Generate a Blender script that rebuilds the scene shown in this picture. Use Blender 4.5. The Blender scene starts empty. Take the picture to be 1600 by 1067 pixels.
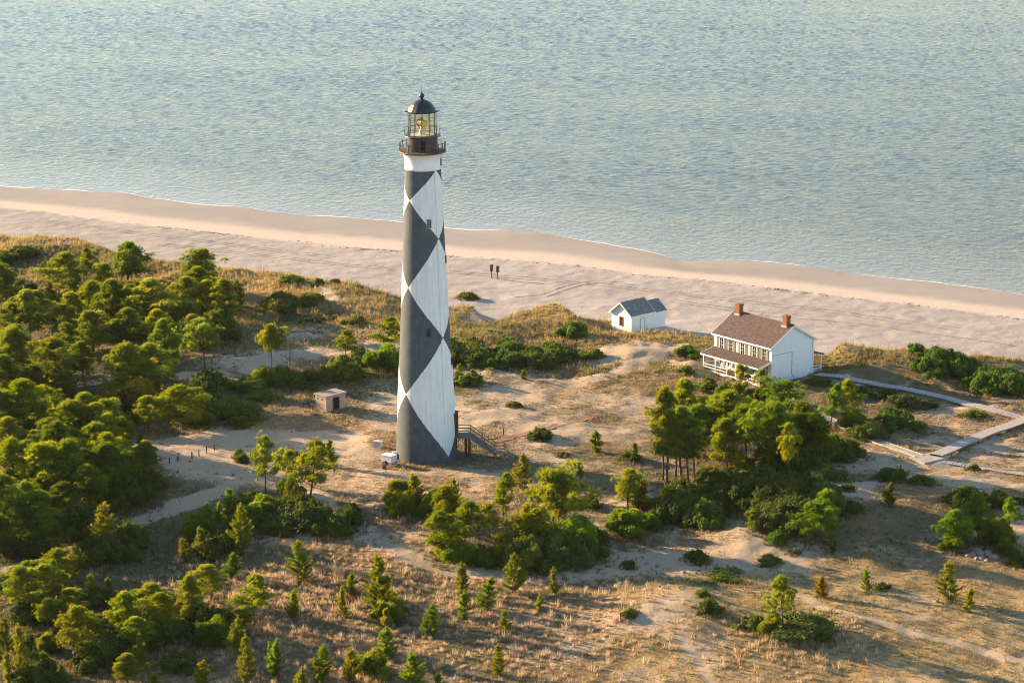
import bpy, math, random
import numpy as np
from mathutils import Matrix, Vector

SC = bpy.context.scene
COL = SC.collection
R = math.radians

# ------------------------------------------------------------------ camera
F_PX, PITCH, CAM_H, ROLL = 4200.0, R(14.0), 104.2, R(0.35)      # focal length in pixels of the 1600 px wide photograph
cam_d = bpy.data.cameras.new('camera')
cam = bpy.data.objects.new('camera', cam_d)
COL.objects.link(cam)
cam_d.sensor_width = 36.0
cam_d.lens = F_PX / 1600.0 * 36.0
cam_d.clip_start, cam_d.clip_end = 1.0, 30000.0
_f = np.array([0, math.cos(PITCH), -math.sin(PITCH)])
_r0 = np.array([1.0, 0, 0])
_u0 = np.cross(_r0, _f)
_r = _r0 * math.cos(ROLL) - _u0 * math.sin(ROLL)
_u = _u0 * math.cos(ROLL) + _r0 * math.sin(ROLL)
cam.matrix_world = Matrix(((_r[0], _u[0], -_f[0], 0), (_r[1], _u[1], -_f[1], 0), (_r[2], _u[2], -_f[2], CAM_H), (0, 0, 0, 1)))
SC.camera = cam

# ------------------------------------------------------------------ sky and sun
SUN_EL, SUN_BEHIND = R(13.4), R(31)        # the sun stands to the left and behind the tower
W = bpy.data.worlds.new('World')
SC.world = W
W.use_nodes = True
wn = W.node_tree.nodes
sky = wn.new('ShaderNodeTexSky')
sky.sky_type = 'NISHITA'
sky.sun_disc = False
sky.sun_elevation = SUN_EL
sky.sun_rotation = -(math.pi / 2 - SUN_BEHIND)
sky.altitude = 50
sky.air_density = 0.92
sky.dust_density = 0.0
sky.ozone_density = 1.0
wn['Background'].inputs['Strength'].default_value = 0.086
W.node_tree.links.new(sky.outputs[0], wn['Background'].inputs['Color'])

sun_d = bpy.data.lights.new('sun', 'SUN')
sun = bpy.data.objects.new('sun', sun_d)
COL.objects.link(sun)
sun_d.energy = 5.0
sun_d.angle = R(0.55)
sun_d.color = (1.0, 0.70, 0.40)
_sd = Vector((math.cos(SUN_BEHIND) * math.cos(SUN_EL), -math.sin(SUN_BEHIND) * math.cos(SUN_EL), -math.sin(SUN_EL)))
sun.rotation_euler = _sd.to_track_quat('-Z', 'Y').to_euler()
sun.location = (-200, 500, 120)

vs = SC.view_settings
vs.view_transform = 'Standard'
vs.look = 'None'
vs.exposure = 1.92
vs.gamma = 1.0
vs.use_curve_mapping = False
SC.cycles.pixel_filter_type = 'BLACKMAN_HARRIS'
SC.cycles.filter_width = 1.0          # a crisp lens

# ------------------------------------------------------------------ helpers: noise, pixels to places
rng = np.random.default_rng(7)
random.seed(7)
_perm = np.random.default_rng(3).random((256, 256))

def vnoise(x, y):
    xi, yi = np.floor(x).astype(int), np.floor(y).astype(int)
    fx, fy = x - xi, y - yi
    fx, fy = fx * fx * (3 - 2 * fx), fy * fy * (3 - 2 * fy)
    a = _perm[xi & 255, yi & 255]; b = _perm[(xi + 1) & 255, yi & 255]
    c = _perm[xi & 255, (yi + 1) & 255]; d = _perm[(xi + 1) & 255, (yi + 1) & 255]
    return (a * (1 - fx) + b * fx) * (1 - fy) + (c * (1 - fx) + d * fx) * fy

def fbm(x, y, scale, octaves=4, gain=0.5, ox=0.0):
    s, amp, tot = 0.0, 1.0, 0.0
    x = np.asarray(x, float) / scale + 17.3 + ox; y = np.asarray(y, float) / scale + 41.7 + ox * 1.7
    for k in range(octaves):
        s = s + amp * vnoise(x, y); tot += amp
        c, sn = math.cos(0.7), math.sin(0.7)
        x, y = (x * c - y * sn) * 2.03, (x * sn + y * c) * 2.03
        amp *= gain
    return s / tot - 0.5

def smooth(a, b, x):
    t = np.clip((x - a) / (b - a), 0, 1)
    return t * t * (3 - 2 * t)

def at_z(px, py, z=0.0):
    d = _f + _r * (px - 800) / F_PX + _u * (533.5 - py) / F_PX
    t = (z - CAM_H) / d[2]
    return np.array([d[0] * t, d[1] * t, z])

def project(x, y, z):
    qx, qy, qz = np.asarray(x), np.asarray(y), np.asarray(z) - CAM_H
    w = qx * _f[0] + qy * _f[1] + qz * _f[2]
    a = qx * _r[0] + qy * _r[1] + qz * _r[2]
    b = qx * _u[0] + qy * _u[1] + qz * _u[2]
    w = np.where(w < 1, 1, w)
    return 800 + F_PX * a / w, 533.5 - F_PX * b / w

WATER_Z = -2.6
def line_fn(pts, z):
    w = np.array([at_z(px, py, z)[:2] for px, py in pts])
    o = np.argsort(w[:, 0]); w = w[o]
    s0, s1 = -0.55, -0.55
    w = np.vstack([[w[0, 0] - 4000, w[0, 1] - s0 * 4000], w, [w[-1, 0] + 4000, w[-1, 1] + s1 * 4000]])
    return lambda x: np.interp(x, w[:, 0], w[:, 1])

SHORE_PX = [(0,290),(60,295),(130,300),(200,303),(240,310),(300,318),(370,322),(420,330),(480,338),(540,340),(600,345),(640,348),(700,356),(740,360),(790,358),(830,361),(880,370),(940,380),(1000,392),(1040,402),(1060,408),(1110,409),(1160,408),(1240,416),(1300,424),(1400,437),(1500,447),(1600,460)]
WRACK_PX = [(0,325),(60,331),(150,343),(250,355),(380,370),(460,378),(520,385),(620,392),(700,400),(760,405),(830,409),(900,415),(1000,430),(1060,434),(1160,445),(1240,455),(1325,465),(1415,475),(1500,486),(1600,499)]
DUNE_PX = [(0,362),(60,366),(130,372),(180,388),(200,394),(260,400),(330,407),(400,417),(450,421),(500,433),(540,438),(580,449),(625,455),(700,466),(740,474),(770,494),(800,486),(870,478),(900,492),(950,490),(1050,510),(1110,520),(1180,530),(1290,548),(1310,540),(1340,542),(1420,546),(1500,552),(1560,556),(1600,560)]
_shore0 = line_fn(SHORE_PX, WATER_Z)
def shore_y(x):
    x = np.asarray(x, float)
    return _shore0(x) + 3.0 * fbm(x, x * 0 + 4.0, 17, 3, ox=3) + 1.0 * fbm(x, x * 0 + 9.0, 3.5, 2, ox=7)
wrack_y, dune_y = line_fn(WRACK_PX, -1.5), line_fn(DUNE_PX, 0.9)

# mounds: (pixel x, pixel y, radius across m, radius along m, height m)
MOUNDS = [(1265,800,13,16,2.0),(1180,850,9,8,1.0),(1040,960,10,9,1.2),(1120,890,12,7,.5),(905,870,9,9,.6),(1480,800,14,14,.9),
          (850,500,9,9,1.3),(760,490,8,6,.5),(900,505,7,7,1.1),(1300,556,8,8,1.3),(1400,565,14,9,1.0),(1545,580,14,9,.8),(960,590,11,6,.5),(1075,510,7,7,.8),
          (1250,990,14,10,.9),(1500,930,16,12,.5),(620,690,5,4,.3),(90,390,16,10,.8),(450,440,20,10,.7),(560,470,12,10,.6),(640,830,18,12,.5),(505,648,4,3,.35)]
_MW = [(at_z(a, b, 0.0), c, d, e) for a, b, c, d, e in MOUNDS]
FLATS = []       # places levelled for buildings: (x, y, radius, z)

def height(x, y, fine=True):
    x = np.asarray(x, float); y = np.asarray(y, float)
    wob = 3.0 * fbm(x, y, 22, 3, ox=5)
    ys, yw, yd = shore_y(x), wrack_y(x), dune_y(x) + 0
    # beach profile, parametrised along y
    t_wet = (ys - y) / np.maximum(ys - yw, 5)
    t_dry = (yw - y) / np.maximum(yw - yd, 5)
    z = np.where(t_wet < 0, WATER_Z + t_wet * 1.6, WATER_Z + 1.1 * np.power(np.clip(t_wet, 0, 1), 0.8))
    z = np.maximum(z, -7.0)
    z = np.where(t_wet > 1, -1.5 + 0.9 * np.clip(t_dry, 0, 1), z)
    land = smooth(-1.5, 7.5, yd + wob * 0.7 - y)
    back = smooth(12, 55, yd - y)
    hill = 1.1 * (1 - back)
    roll = (1.0 * fbm(x, y, 34, 3) + 1.35 * fbm(x, y, 11, 3, ox=9)) 
    if fine:
        roll = roll + 0.50 * fbm(x, y, 2.6, 3, ox=2)
    zi = hill + roll * (0.75 + 0.9 * (1 - back))
    for c, ra, rb, h in _MW:
        zi = zi + h * np.exp(-(((x - c[0]) / ra) ** 2 + ((y - c[1]) / rb) ** 2) * 1.4)
    z = z * (1 - land) + zi * land
    if fine:
        z = z + np.where(t_wet > 0.95, 0.22, 0.02) * fbm(x, y, 1.7, 2, ox=4) + np.where(t_wet > .95, .16, .05) * fbm(x, y * 1.8, 9, 3, ox=6) * (1 - land)
    for fx, fy, fr, fz in FLATS:
        k = 1 - smooth(fr * 0.75, fr * 1.35, np.hypot(x - fx, y - fy))
        z = z * (1 - k) + fz * k
    return z

def place(px, py):
    """where the sight line through a pixel of the photograph meets the ground"""
    d = _f + _r * (px - 800) / F_PX + _u * (533.5 - py) / F_PX
    t0, t1 = (6.0 - CAM_H) / d[2], (-3.0 - CAM_H) / d[2]
    ts = np.linspace(t0, t1, 240)
    X, Y, Z = d[0] * ts, d[1] * ts, CAM_H + d[2] * ts
    below = np.nonzero(Z <= height(X, Y, False))[0]
    k = below[0] if len(below) else 239
    x, y = X[k], Y[k]
    return np.array([x, y, float(height(x, y))])

def px_per_m(p):
    return F_PX / math.sqrt(p[0] ** 2 + p[1] ** 2 + (CAM_H - p[2]) ** 2)

TOWER = at_z(667, 712, 0.0)
HOUSE = np.array([38.9, 390.4, 0.0])
SHED = np.array([19.35, 422.6, -0.05])
HUT = np.array([-27.0, 376.1, 0.0])
FLATS += [(TOWER[0], TOWER[1], 8, 0.0), (HOUSE[0] + .5, HOUSE[1] + 6.5, 10, 0.0), (SHED[0] - .0, SHED[1] + 3, 6.5, -0.05), (HUT[0], HUT[1] + 2, 4, 0.0), (TOWER[0] + 9, TOWER[1] + 3, 5, 0.0)]

# ------------------------------------------------------------------ helpers: objects and meshes
def tag(o, label=None, category=None, group=None, kind=None):
    if label: o['label'] = label
    if category: o['category'] = category
    if group: o['group'] = group
    if kind: o['kind'] = kind
    return o

def link(name, data, parent=None, loc=(0, 0, 0), rz=0.0):
    o = bpy.data.objects.new(name, data)
    COL.objects.link(o)
    o.location = loc
    o.rotation_euler = (0, 0, rz)
    o.parent = parent
    return o

def empty(name, loc, rz=0.0):
    o = link(name, None, None, tuple(float(v) for v in loc), rz)
    o.empty_display_size = 0.5
    return o

def np_mesh(name, verts, faces, mat, tint=None, smooth_shade=False):
    """mesh from numpy arrays; every face has the same number of corners"""
    me = bpy.data.meshes.new(name)
    nv, nf, k = len(verts), len(faces), faces.shape[1]
    me.vertices.add(nv)
    me.vertices.foreach_set('co', np.ascontiguousarray(verts, np.float32).ravel())
    me.loops.add(nf * k)
    me.loops.foreach_set('vertex_index', np.ascontiguousarray(faces, np.int32).ravel())
    me.polygons.add(nf)
    me.polygons.foreach_set('loop_start', np.arange(0, nf * k, k, dtype=np.int32))
    if smooth_shade:
        me.polygons.foreach_set('use_smooth', np.ones(nf, bool))
    else:
        me.polygons.foreach_set('use_smooth', np.zeros(nf, bool))
    if tint is not None:
        for nm, arr in tint.items():
            arr = np.asarray(arr, np.float32)
            if arr.ndim == 1:
                a = me.attributes.new(nm, 'FLOAT', 'POINT'); a.data.foreach_set('value', arr)
            else:
                a = me.attributes.new(nm, 'FLOAT_COLOR', 'POINT')
                rgba = np.ones((nv, 4), np.float32); rgba[:, :3] = arr
                a.data.foreach_set('color', rgba.ravel())
    me.materials.append(mat)
    me.update(calc_edges=True)
    me.validate()
    return me

class MB:
    """collects simple solids, then builds them as one mesh"""
    def __init__(s): s.v, s.f = [], []
    def add(s, vs, fs):
        n = len(s.v); s.v += [tuple(map(float, v)) for v in vs]; s.f += [tuple(i + n for i in f) for f in fs]; return s
    def box(s, x0, x1, y0, y1, z0, z1):
        return s.add([(x0,y0,z0),(x1,y0,z0),(x1,y1,z0),(x0,y1,z0),(x0,y0,z1),(x1,y0,z1),(x1,y1,z1),(x0,y1,z1)],
                     [(0,3,2,1),(4,5,6,7),(0,1,5,4),(1,2,6,5),(2,3,7,6),(3,0,4,7)])
    def prism(s, poly, axis_from, axis_to, plane='yz'):
        """extrude a polygon given in the plane along the remaining axis"""
        n = len(poly)
        def mk(a, p):
            return {'yz': (a, p[0], p[1]), 'xz': (p[0], a, p[1]), 'xy': (p[0], p[1], a)}[plane]
        vs = [mk(axis_from, p) for p in poly] + [mk(axis_to, p) for p in poly]
        fs = [tuple(range(n))[::-1], tuple(range(n, 2 * n))] + [(i, (i + 1) % n, n + (i + 1) % n, n + i) for i in range(n)]
        return s.add(vs, fs)
    def beam(s, a, b, w, h=None):
        h = h or w
        a, b = Vector(a), Vector(b); d = (b - a).normalized()
        up = Vector((0, 0, 1)) if abs(d.z) < 0.95 else Vector((0, 1, 0))
        sd = d.cross(up).normalized() * w / 2; u2 = sd.cross(d).normalized() * h / 2
        vs = [a - sd - u2, a + sd - u2, a + sd + u2, a - sd + u2, b - sd - u2, b + sd - u2, b + sd + u2, b - sd + u2]
        return s.add(vs, [(0,3,2,1),(4,5,6,7),(0,1,5,4),(1,2,6,5),(2,3,7,6),(3,0,4,7)])
    def lathe(s, prof, n=32, cx=0, cy=0, cap=True):
        base = len(s.v)
        for r_, z in prof:
            for i in range(n):
                a = 2 * math.pi * i / n
                s.v.append((cx + r_ * math.cos(a), cy + r_ * math.sin(a), z))
        for k in range(len(prof) - 1):
            for i in range(n):
                j = (i + 1) % n
                s.f.append((base + k*n + i, base + k*n + j, base + (k+1)*n + j, base + (k+1)*n + i))
        if cap:
            s.f.append(tuple(base + i for i in range(n))[::-1])
            s.f.append(tuple(base + (len(prof)-1)*n + i for i in range(n)))
        return s
    def tube(s, pts, radii, n=6):
        base = len(s.v); m = len(pts)
        for k, p in enumerate(pts):
            p = Vector(p)
            d = (Vector(pts[min(k+1, m-1)]) - Vector(pts[max(k-1, 0)])).normalized()
            up = Vector((1, 0, 0)) if abs(d.x) < 0.8 else Vector((0, 1, 0))
            a = d.cross(up).normalized(); b = d.cross(a)
            for i in range(n):
                t = 2 * math.pi * i / n
                s.v.append(tuple(p + (a * math.cos(t) + b * math.sin(t)) * radii[k]))
        for k in range(m - 1):
            for i in range(n):
                j = (i + 1) % n
                s.f.append((base + k*n + i, base + k*n + j, base + (k+1)*n + j, base + (k+1)*n + i))
        s.f.append(tuple(base + i for i in range(n))[::-1]); s.f.append(tuple(base + (m-1)*n + i for i in range(n)))
        return s
    def mesh(s, name, mat, smooth_shade=False):
        me = bpy.data.meshes.new(name); me.from_pydata(s.v, [], s.f); me.materials.append(mat)
        if smooth_shade: me.polygons.foreach_set('use_smooth', np.ones(len(me.polygons), bool))
        me.update(); return me
    def build(s, name, mat, parent=None, loc=(0, 0, 0), rz=0.0, smooth_shade=False):
        return link(name, s.mesh(name, mat, smooth_shade), parent, loc, rz)

# ------------------------------------------------------------------ materials
def nt_new(name):
    m = bpy.data.materials.new(name); m.use_nodes = True
    return m, m.node_tree, m.node_tree.nodes, m.node_tree.links, m.node_tree.nodes['Principled BSDF']

def noise_node(t, scale, detail=4, coord='Object', rough=0.55):
    tc = t.nodes.new('ShaderNodeTexCoord'); n = t.nodes.new('ShaderNodeTexNoise')
    n.inputs['Scale'].default_value = scale; n.inputs['Detail'].default_value = detail; n.inputs['Roughness'].default_value = rough
    t.links.new(tc.outputs[coord], n.inputs['Vector'])
    return n

def ramp(t, src, stops):
    r_ = t.nodes.new('ShaderNodeValToRGB')
    e = r_.color_ramp.elements
    e[0].position, e[0].color = stops[0][0], (*stops[0][1], 1)
    e[1].position, e[1].color = stops[-1][0], (*stops[-1][1], 1)
    for p, c in stops[1:-1]:
        k = e.new(p); k.color = (*c, 1)
    t.links.new(src, r_.inputs['Fac'])
    return r_

def plain(name, c0, c1=None, scale=3.0, rough=0.7, spec=0.3, bump=0.0, bscale=20.0, metallic=0.0):
    m, t, n, l, b = nt_new(name)
    c1 = c1 or tuple(v * 0.8 for v in c0)
    nz = noise_node(t, scale, 5)
    rp = ramp(t, nz.outputs['Fac'], [(0.3, c1), (0.7, c0)])
    l.new(rp.outputs['Color'], b.inputs['Base Color'])
    b.inputs['Roughness'].default_value = rough
    b.inputs['Specular IOR Level'].default_value = spec
    b.inputs['Metallic'].default_value = metallic
    if bump:
        bn = noise_node(t, bscale, 3); bp = n.new('ShaderNodeBump')
        bp.inputs['Strength'].default_value = bump; bp.inputs['Distance'].default_value = 0.03
        l.new(bn.outputs['Fac'], bp.inputs['Height']); l.new(bp.outputs['Normal'], b.inputs['Normal'])
    return m

def foliage_mat(name, dark, light, transl=0.35):
    m, t, n, l, b = nt_new(name)
    at = n.new('ShaderNodeAttribute'); at.attribute_name = 'tint'
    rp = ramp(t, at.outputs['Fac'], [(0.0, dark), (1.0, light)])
    oi = n.new('ShaderNodeObjectInfo')
    mx = n.new('ShaderNodeMix'); mx.data_type = 'RGBA'; mx.blend_type = 'MULTIPLY'; mx.inputs[0].default_value = 1.0
    l.new(rp.outputs['Color'], mx.inputs[6]); l.new(oi.outputs['Color'], mx.inputs[7])
    l.new(mx.outputs[2], b.inputs['Base Color'])
    b.inputs['Roughness'].default_value = 0.6; b.inputs['Specular IOR Level'].default_value = 0.2
    tr = n.new('ShaderNodeBsdfTranslucent')
    hs = n.new('ShaderNodeHueSaturation'); hs.inputs['Value'].default_value = 1.6; hs.inputs['Saturation'].default_value = 1.1
    l.new(mx.outputs[2], hs.inputs['Color']); l.new(hs.outputs['Color'], tr.inputs['Color'])
    ms = n.new('ShaderNodeMixShader'); ms.inputs[0].default_value = transl
    l.new(b.outputs[0], ms.inputs[1]); l.new(tr.outputs[0], ms.inputs[2])
    l.new(ms.outputs[0], n['Material Output'].inputs['Surface'])
    return m

M = {}
M['white'] = plain('white_paint', (.80,.79,.76), (.70,.69,.66), 1.2, .55, .35)
M['siding'] = plain('white_siding', (.78,.78,.76), (.70,.70,.68), 1.6, .6, .3, .25, 9)
M['black'] = plain('black_iron', (.022,.026,.028), (.014,.017,.018), 2.0, .42, .5)
M['rust_iron'] = plain('rusty_iron', (.11,.06,.035), (.03,.025,.022), 2.2, .6, .4)
M['deck_rust'] = plain('gallery_floor', (.20,.125,.075), (.06,.048,.04), 1.6, .7, .3)
M['shingle_brown'] = plain('brown_shingle', (.15,.108,.094), (.07,.05,.045), 2.2, .9, .15, .8, 14)
M['shingle_grey'] = plain('grey_shingle', (.21,.225,.235), (.11,.12,.13), 2.2, .9, .2, .8, 14)
M['brick'] = plain('red_brick', (.33,.125,.065), (.19,.07,.04), 5.0, .85, .2, .6, 12)
M['old_wood'] = plain('weathered_wood', (.24,.205,.175), (.13,.11,.095), 3.5, .85, .2, .5, 18)
M['dark_wood'] = plain('dark_wood', (.10,.066,.048), (.045,.032,.026), 3.5, .85, .2, .5, 18)
M['board'] = plain('boardwalk_wood', (.44,.41,.37), (.30,.275,.25), 2.5, .85, .2, .4, 14)
M['porch_floor'] = plain('porch_floor_wood', (.23,.135,.085), (.14,.085,.055), 3.0, .7, .3)
M['block'] = plain('concrete_block', (.44,.35,.275), (.30,.235,.185), 3.0, .9, .15, .6, 10)
M['slab'] = plain('concrete_slab', (.40,.33,.265), (.24,.20,.165), 1.8, .9, .15, .5, 10)
M['shutter'] = plain('grey_green_shutter', (.20,.205,.16), (.15,.155,.125), 5.0, .6, .3)
M['red_trim'] = plain('red_brown_trim', (.22,.075,.04), (.15,.05,.03), 4.0, .6, .3)
M['door_brown'] = plain('brown_door', (.12,.06,.035), (.07,.035,.02), 4.0, .6, .3)
M['dark'] = plain('dark_opening', (.012,.011,.010), (.006,.006,.006), 3.0, .8, .2)
M['grey_paint'] = plain('grey_paint', (.42,.44,.44), (.32,.34,.34), 2.0, .6, .3)
M['rock'] = plain('pale_rubble', (.36,.27,.21), (.20,.15,.12), 2.4, .95, .1, .8, 5)
M['bark'] = plain('pine_bark', (.145,.105,.08), (.055,.04,.032), 6.0, .95, .1, .8, 8)
M['bark_pale'] = plain('bleached_bark', (.30,.255,.215), (.16,.13,.11), 6.0, .95, .1, .6, 8)
M['debris'] = plain('wrack_debris', (.17,.12,.085), (.09,.065,.046), 3.0, .95, .1)
M['brick_path'] = plain('brick_paving', (.36,.20,.135), (.25,.135,.09), 1.0, .9, .1, .5, 6)

def window_glass():
    m, t, n, l, b = nt_new('window_glass')
    b.inputs['Base Color'].default_value = (.02,.024,.026,1); b.inputs['Roughness'].default_value = .06
    return m
M['glass'] = window_glass()

def lantern_glass():
    m, t, n, l, b = nt_new('lantern_glass')
    tr = n.new('ShaderNodeBsdfTransparent'); tr.inputs[0].default_value = (.975,.965,.90,1)  # faint yellow stands in for warm light through the panes
    gl = n.new('ShaderNodeBsdfGlossy'); gl.inputs['Roughness'].default_value = .05
    ms = n.new('ShaderNodeMixShader'); ms.inputs[0].default_value = .07
    l.new(tr.outputs[0], ms.inputs[1]); l.new(gl.outputs[0], ms.inputs[2])
    l.new(ms.outputs[0], n['Material Output'].inputs['Surface'])
    return m
M['lantern_glass'] = lantern_glass()
M['brass'] = plain('brass', (.55,.50,.36), (.40,.31,.14), 3.0, .35, .5, metallic=.6)
M['cream'] = plain('cream_paint', (.74,.71,.58), (.60,.57,.45), 2.0, .6, .3)

def tower_mat():
    m, t, n, l, b = nt_new('painted_diamonds')
    at = n.new('ShaderNodeAttribute'); at.attribute_name = 'checker'
    sx = n.new('ShaderNodeSeparateXYZ'); l.new(at.outputs['Vector'], sx.inputs[0])
    def mth(op, a, b_=None):
        k = n.new('ShaderNodeMath'); k.operation = op
        for i, v in enumerate((a, b_)):
            if v is None: continue
            if isinstance(v, (int, float)): k.inputs[i].default_value = v
            else: l.new(v, k.inputs[i])
        return k.outputs[0]
    # slightly wavering hand-painted edges
    wv = noise_node(t, 1.4, 3)
    wob = mth('MULTIPLY', mth('SUBTRACT', wv.outputs['Fac'], 0.5), 0.022)
    p = mth('FLOOR', mth('ADD', sx.outputs[0], wob)); q = mth('FLOOR', mth('ADD', sx.outputs[1], wob))
    par = mth('MODULO', mth('ADD', mth('ADD', p, q), 200.0), 2.0)
    nz = noise_node(t, .9, 6, rough=.65)
    blk = ramp(t, nz.outputs['Fac'], [(0.3, (.060,.078,.092)), (0.7, (.092,.112,.126))])
    wht = ramp(t, nz.outputs['Fac'], [(0.3, (.72,.72,.71)), (0.7, (.80,.80,.79))])
    band = mth('GREATER_THAN', sx.outputs[2], 0.5)          # white collar
    is_w = mth('MAXIMUM', par, band)
    mx = n.new('ShaderNodeMix'); mx.data_type = 'RGBA'
    l.new(is_w, mx.inputs[0]); l.new(blk.outputs[0], mx.inputs[6]); l.new(wht.outputs[0], mx.inputs[7])
    # rain streaks
    tc = n.new('ShaderNodeTexCoord'); mp = n.new('ShaderNodeMapping'); mp.inputs['Scale'].default_value = (2.2, 2.2, .06)
    st = n.new('ShaderNodeTexNoise'); st.inputs['Scale'].default_value = 1.6; st.inputs['Detail'].default_value = 5
    l.new(tc.outputs['Object'], mp.inputs[0]); l.new(mp.outputs[0], st.inputs['Vector'])
    sr = ramp(t, st.outputs['Fac'], [(0.35, (.86,.85,.83)), (0.6, (1, 1, 1))])
    m2 = n.new('ShaderNodeMix'); m2.data_type = 'RGBA'; m2.blend_type = 'MULTIPLY'; m2.inputs[0].default_value = .8
    l.new(mx.outputs[2], m2.inputs[6]); l.new(sr.outputs[0], m2.inputs[7])
    l.new(m2.outputs[2], b.inputs['Base Color'])
    b.inputs['Roughness'].default_value = .75; b.inputs['Specular IOR Level'].default_value = .20
    bn = noise_node(t, 9, 3); bp = n.new('ShaderNodeBump'); bp.inputs['Strength'].default_value = .35; bp.inputs['Distance'].default_value = .03
    l.new(bn.outputs['Fac'], bp.inputs['Height']); l.new(bp.outputs[0], b.inputs['Normal'])
    return m
M['tower'] = tower_mat()

def ground_mat():
    m, t, n, l, b = nt_new('sand_and_turf')
    ac = n.new('ShaderNodeAttribute'); ac.attribute_name = 'sandcol'
    ag = n.new('ShaderNodeAttribute'); ag.attribute_name = 'turfcol'
    av = n.new('ShaderNodeAttribute'); av.attribute_name = 'veg'
    aw = n.new('ShaderNodeAttribute'); aw.attribute_name = 'wet'
    n1 = noise_node(t, .55, 6, rough=.7); n2 = noise_node(t, 2.6, 4, rough=.7)
    def mth(op, a, b_=None, c=None):
        k = n.new('ShaderNodeMath'); k.operation = op
        for i, v in enumerate((a, b_, c)):
            if v is None: continue
            if isinstance(v, (int, float)): k.inputs[i].default_value = v
            else: l.new(v, k.inputs[i])
        return k.outputs[0]
    brk = mth('ADD', mth('MULTIPLY', mth('SUBTRACT', n1.outputs['Fac'], .5), 1.1), mth('MULTIPLY', mth('SUBTRACT', n2.outputs['Fac'], .5), .9))
    v = mth('ADD', av.outputs['Fac'], brk)
    mr = n.new('ShaderNodeMapRange'); mr.interpolation_type = 'SMOOTHSTEP'
    mr.inputs['From Min'].default_value = .30; mr.inputs['From Max'].default_value = .68
    l.new(v, mr.inputs['Value'])
    fac = mth('MULTIPLY', mr.outputs[0], mth('MINIMUM', mth('MULTIPLY', av.outputs['Fac'], 8.0), 1.0))
    mx = n.new('ShaderNodeMix'); mx.data_type = 'RGBA'
    l.new(fac, mx.inputs[0]); l.new(ac.outputs['Color'], mx.inputs[6]); l.new(ag.outputs['Color'], mx.inputs[7])
    n3 = noise_node(t, 4.5, 4, rough=.7)
    sp = ramp(t, n3.outputs['Fac'], [(0.3, (.74,.74,.74)), (0.7, (1.12,1.12,1.12))])
    m2 = n.new('ShaderNodeMix'); m2.data_type = 'RGBA'; m2.blend_type = 'MULTIPLY'; m2.inputs[0].default_value = .8
    l.new(mx.outputs[2], m2.inputs[6]); l.new(sp.outputs[0], m2.inputs[7])
    l.new(m2.outputs[2], b.inputs['Base Color'])
    rr = mth('SUBTRACT', .95, mth('MULTIPLY', aw.outputs['Fac'], .35)); l.new(rr, b.inputs['Roughness'])
    b.inputs['Specular IOR Level'].default_value = .3
    # rippled, trodden sand and rough turf
    bn = noise_node(t, 1.3, 6, rough=.7); bp = n.new('ShaderNodeBump')
    bp.inputs['Distance'].default_value = .22
    l.new(mth('MULTIPLY', mth('SUBTRACT', 1.0, aw.outputs['Fac']), mth('ADD', .55, mth('MULTIPLY', fac, .45))), bp.inputs['Strength'])
    l.new(bn.outputs['Fac'], bp.inputs['Height']); l.new(bp.outputs[0], b.inputs['Normal'])
    return m

def water_mat():
    m, t, n, l, b = nt_new('sea_water')
    ad = n.new('ShaderNodeAttribute'); ad.attribute_name = 'depth'
    rp = ramp(t, ad.outputs['Fac'], [(0.0, (.21,.19,.155)), (0.07, (.145,.148,.135)), (0.30, (.088,.100,.097)), (1.0, (.070,.084,.083))])
    l.new(rp.outputs[0], b.inputs['Base Color'])
    b.inputs['Roughness'].default_value = .12
    b.inputs['IOR'].default_value = 1.333; b.inputs['Specular IOR Level'].default_value = .25
    tc = n.new('ShaderNodeTexCoord')
    def wave(scale, rot, stretch, detail, dist, strength_in=None):
        mp = n.new('ShaderNodeMapping'); mp.inputs['Rotation'].default_value = (0, 0, rot); mp.inputs['Scale'].default_value = (stretch, 1 / max(1, stretch), 1)
        nz = n.new('ShaderNodeTexNoise'); nz.inputs['Scale'].default_value = scale; nz.inputs['Detail'].default_value = detail; nz.inputs['Roughness'].default_value = .6
        l.new(tc.outputs['Object'], mp.inputs[0]); l.new(mp.outputs[0], nz.inputs['Vector'])
        return nz.outputs['Fac']
    a = wave(.62, R(24), 1.4, 6, 0); c = wave(1.7, R(-20), 1.3, 4, 0); e = wave(.05, R(30), .6, 3, 0)
    def mth(op, x, y):
        k = n.new('ShaderNodeMath'); k.operation = op
        for i, v in enumerate((x, y)):
            if isinstance(v, (int, float)): k.inputs[i].default_value = v
            else: l.new(v, k.inputs[i])
        return k.outputs[0]
    h = mth('ADD', mth('ADD', mth('MULTIPLY', a, 2.4), mth('MULTIPLY', c, .6)), mth('MULTIPLY', e, 1.0))
    bp = n.new('ShaderNodeBump'); bp.inputs['Distance'].default_value = .20
    ash = n.new('ShaderNodeMapRange'); ash.inputs['From Max'].default_value = .25; ash.inputs['To Min'].default_value = .35; ash.inputs['To Max'].default_value = 1.0
    l.new(ad.outputs['Fac'], ash.inputs['Value'])
    l.new(ash.outputs[0], bp.inputs['Strength'])
    l.new(h, bp.inputs['Height']); l.new(bp.outputs[0], b.inputs['Normal'])
    return m
M['ground'] = ground_mat()
M['water'] = water_mat()
M['foam'] = plain('sea_foam', (.80,.79,.76), (.62,.61,.58), 1.0, .8, .2)

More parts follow.
